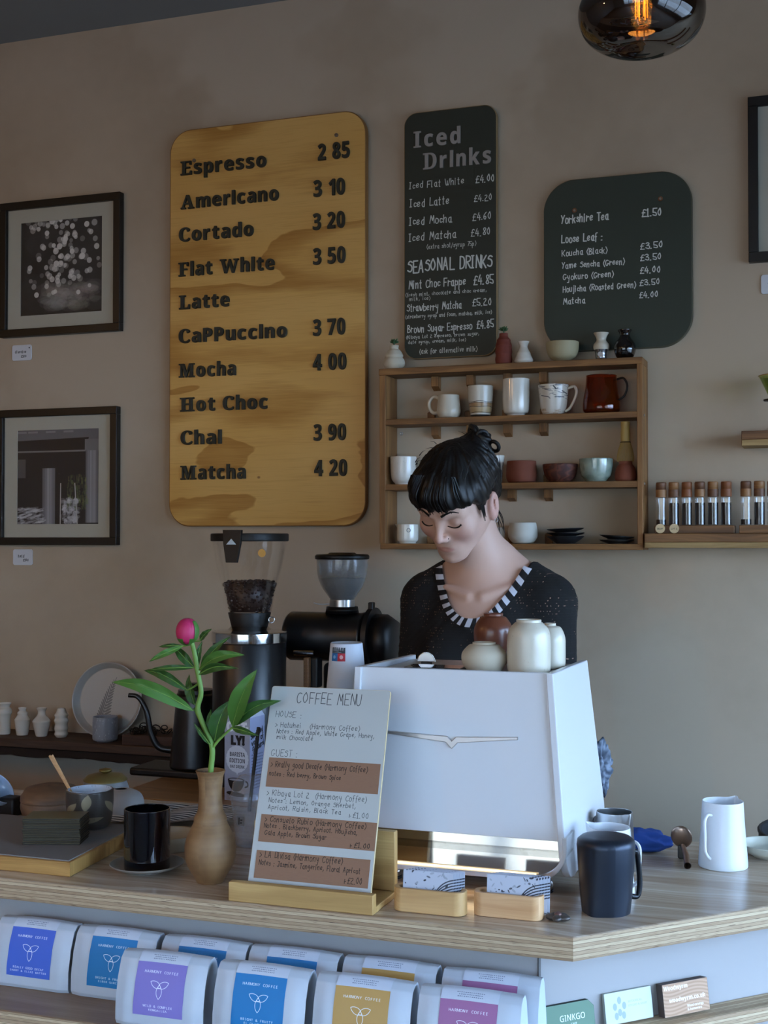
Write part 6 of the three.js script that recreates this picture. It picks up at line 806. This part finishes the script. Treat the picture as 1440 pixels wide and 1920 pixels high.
// crochet top with a scooped neckline
const NB = 1.293, neckX = 0.089;
const inNeck = (x0, y, z0) => { const c = Math.cos(TYAW), s = Math.sin(TYAW), x = c * x0 - s * z0, z = s * x0 + c * z0; const yb = z > -0.03 ? NB + (1.398 - NB) * Math.pow(clamp(Math.abs(x) / neckX, 0, 1.6), 2.3) : 1.395; return (yb - y) * 0.6; };   // < 0 inside the opening
const topSDF = (x, y, z) => { let d = torsoSDF(x, y, z) - 0.0075 + 0.0012 * Math.sin(x * 420) * Math.sin(y * 420 + z * 120); d = smax(d, -inNeck(x, y, z), 0.004); return Math.max(d, 0.86 - y); };
{ const tx = canvasTex(1024, 1024, (g, W) => { g.fillStyle = '#0b0b0c'; g.fillRect(0, 0, W, W); rs = 12; for (let y = 0; y < 64; y++) for (let x = 0; x < 64; x++) { g.strokeStyle = `rgba(26,26,28,${rr(0.3, 0.9)})`; g.lineWidth = 3; g.beginPath(); g.arc(x * 16 + (y % 2) * 8, y * 16, 6, 0.4, 2.8); g.stroke(); if (fbm(x * 0.13, y * 0.09, 3, 2) > -0.03 && rnd() > 0.62) { g.fillStyle = `rgba(190,150,125,${rr(0.35, 1)})`; g.beginPath(); g.ellipse(x * 16 + (y % 2) * 8 + rr(-2, 2), y * 16 + 7, rr(1.4, 3.4), rr(1.8, 5), rr(-0.5, 0.5), 0, 7); g.fill(); } } });
  const a = nets(topSDF, [-0.21, 0.84, -0.14], [0.21, 1.42, 0.26], 0.0055); setUV(a, (x, y, z) => [(x + z * 0.6) / 0.32, y / 0.32]); tx.wrapS = tx.wrapT = THREE.RepeatWrapping; const sw = part('crochet_top', a, mat(0xffffff, 0.9, { map: tx, bumpMap: tx, bumpScale: 0.001 }), person);
  const trouser = nets((x, y, z) => Math.max(torsoSDF(x, y, z) - 0.008, y - 0.9, 0.18 - y), [-0.24, 0.16, -0.16], [0.24, 0.93, 0.2], 0.012); part('trousers', trouser, mat('#1b1d22', 0.85), person); const shoes = nets((x, y, z) => Math.max(torsoSDF(x, y, z) - 0.006, y - 0.19, 0.0935 - y), [-0.2, 0.07, -0.12], [0.2, 0.22, 0.18], 0.008); part('shoes', shoes, M.blackPlastic, person);
  // striped collar band
  const n = 92, P = [], U = [], I = [], out = (x, y) => { const c = Math.cos(TYAW), s = Math.sin(TYAW); let z = 0.16; for (let i = 0; i < 80; i++) { const X = c * x + s * z, Z = -s * x + c * z, d = torsoSDF(X, y, Z) - 0.0085; if (d < 0.0003) break; z -= Math.max(d * 0.8, 0.0004); if (z < -0.05) break; } return V(c * x + s * z, y, -s * x + c * z); };
  for (let i = 0; i <= n; i++) { const t = i / n * 2 - 1, q = Math.sign(t) * Math.pow(Math.abs(t), 0.8), x = neckX * 1.0 * q, y = NB + (1.396 - NB) * Math.pow(Math.abs(q), 2.3), nx = -Math.sign(t) * 2.3 * Math.pow(Math.abs(q), 1.3), L = hyp(nx * 1.18, 1); for (let j = 0; j <= 4; j++) { const w = (j / 4 - 0.32) * 0.0165, p = out(x - nx * 1.18 / L * w * 1, y - w / L); P.push(p.x, p.y, p.z + 0.0012 * Math.sin(Math.PI * j / 4)); U.push(i / n, j / 4); } }
  for (let i = 0; i < n; i++) for (let j = 0; j < 4; j++) { const k = i * 5 + j; I.push(k, k + 5, k + 1, k + 1, k + 5, k + 6); }
  const g = new THREE.BufferGeometry(); g.setAttribute('position', new THREE.Float32BufferAttribute(P, 3)); g.setAttribute('uv', new THREE.Float32BufferAttribute(U, 2)); g.setIndex(I); g.computeVertexNormals();
  const stripe = canvasTex(1024, 64, (c, W, H) => { c.fillStyle = '#c9cbd4'; c.fillRect(0, 0, W, H); c.fillStyle = '#0c0d12'; for (let i = 0; i < 16; i++) { c.beginPath(); const x = i * 64; c.moveTo(x, 0); c.lineTo(x + 33, 0); c.lineTo(x + 50, H); c.lineTo(x + 17, H); c.fill(); } }); part('striped_collar', g, mat(0xffffff, 0.8, { map: stripe, side: THREE.DoubleSide }), sw); }

renderer.render(scene, camera);
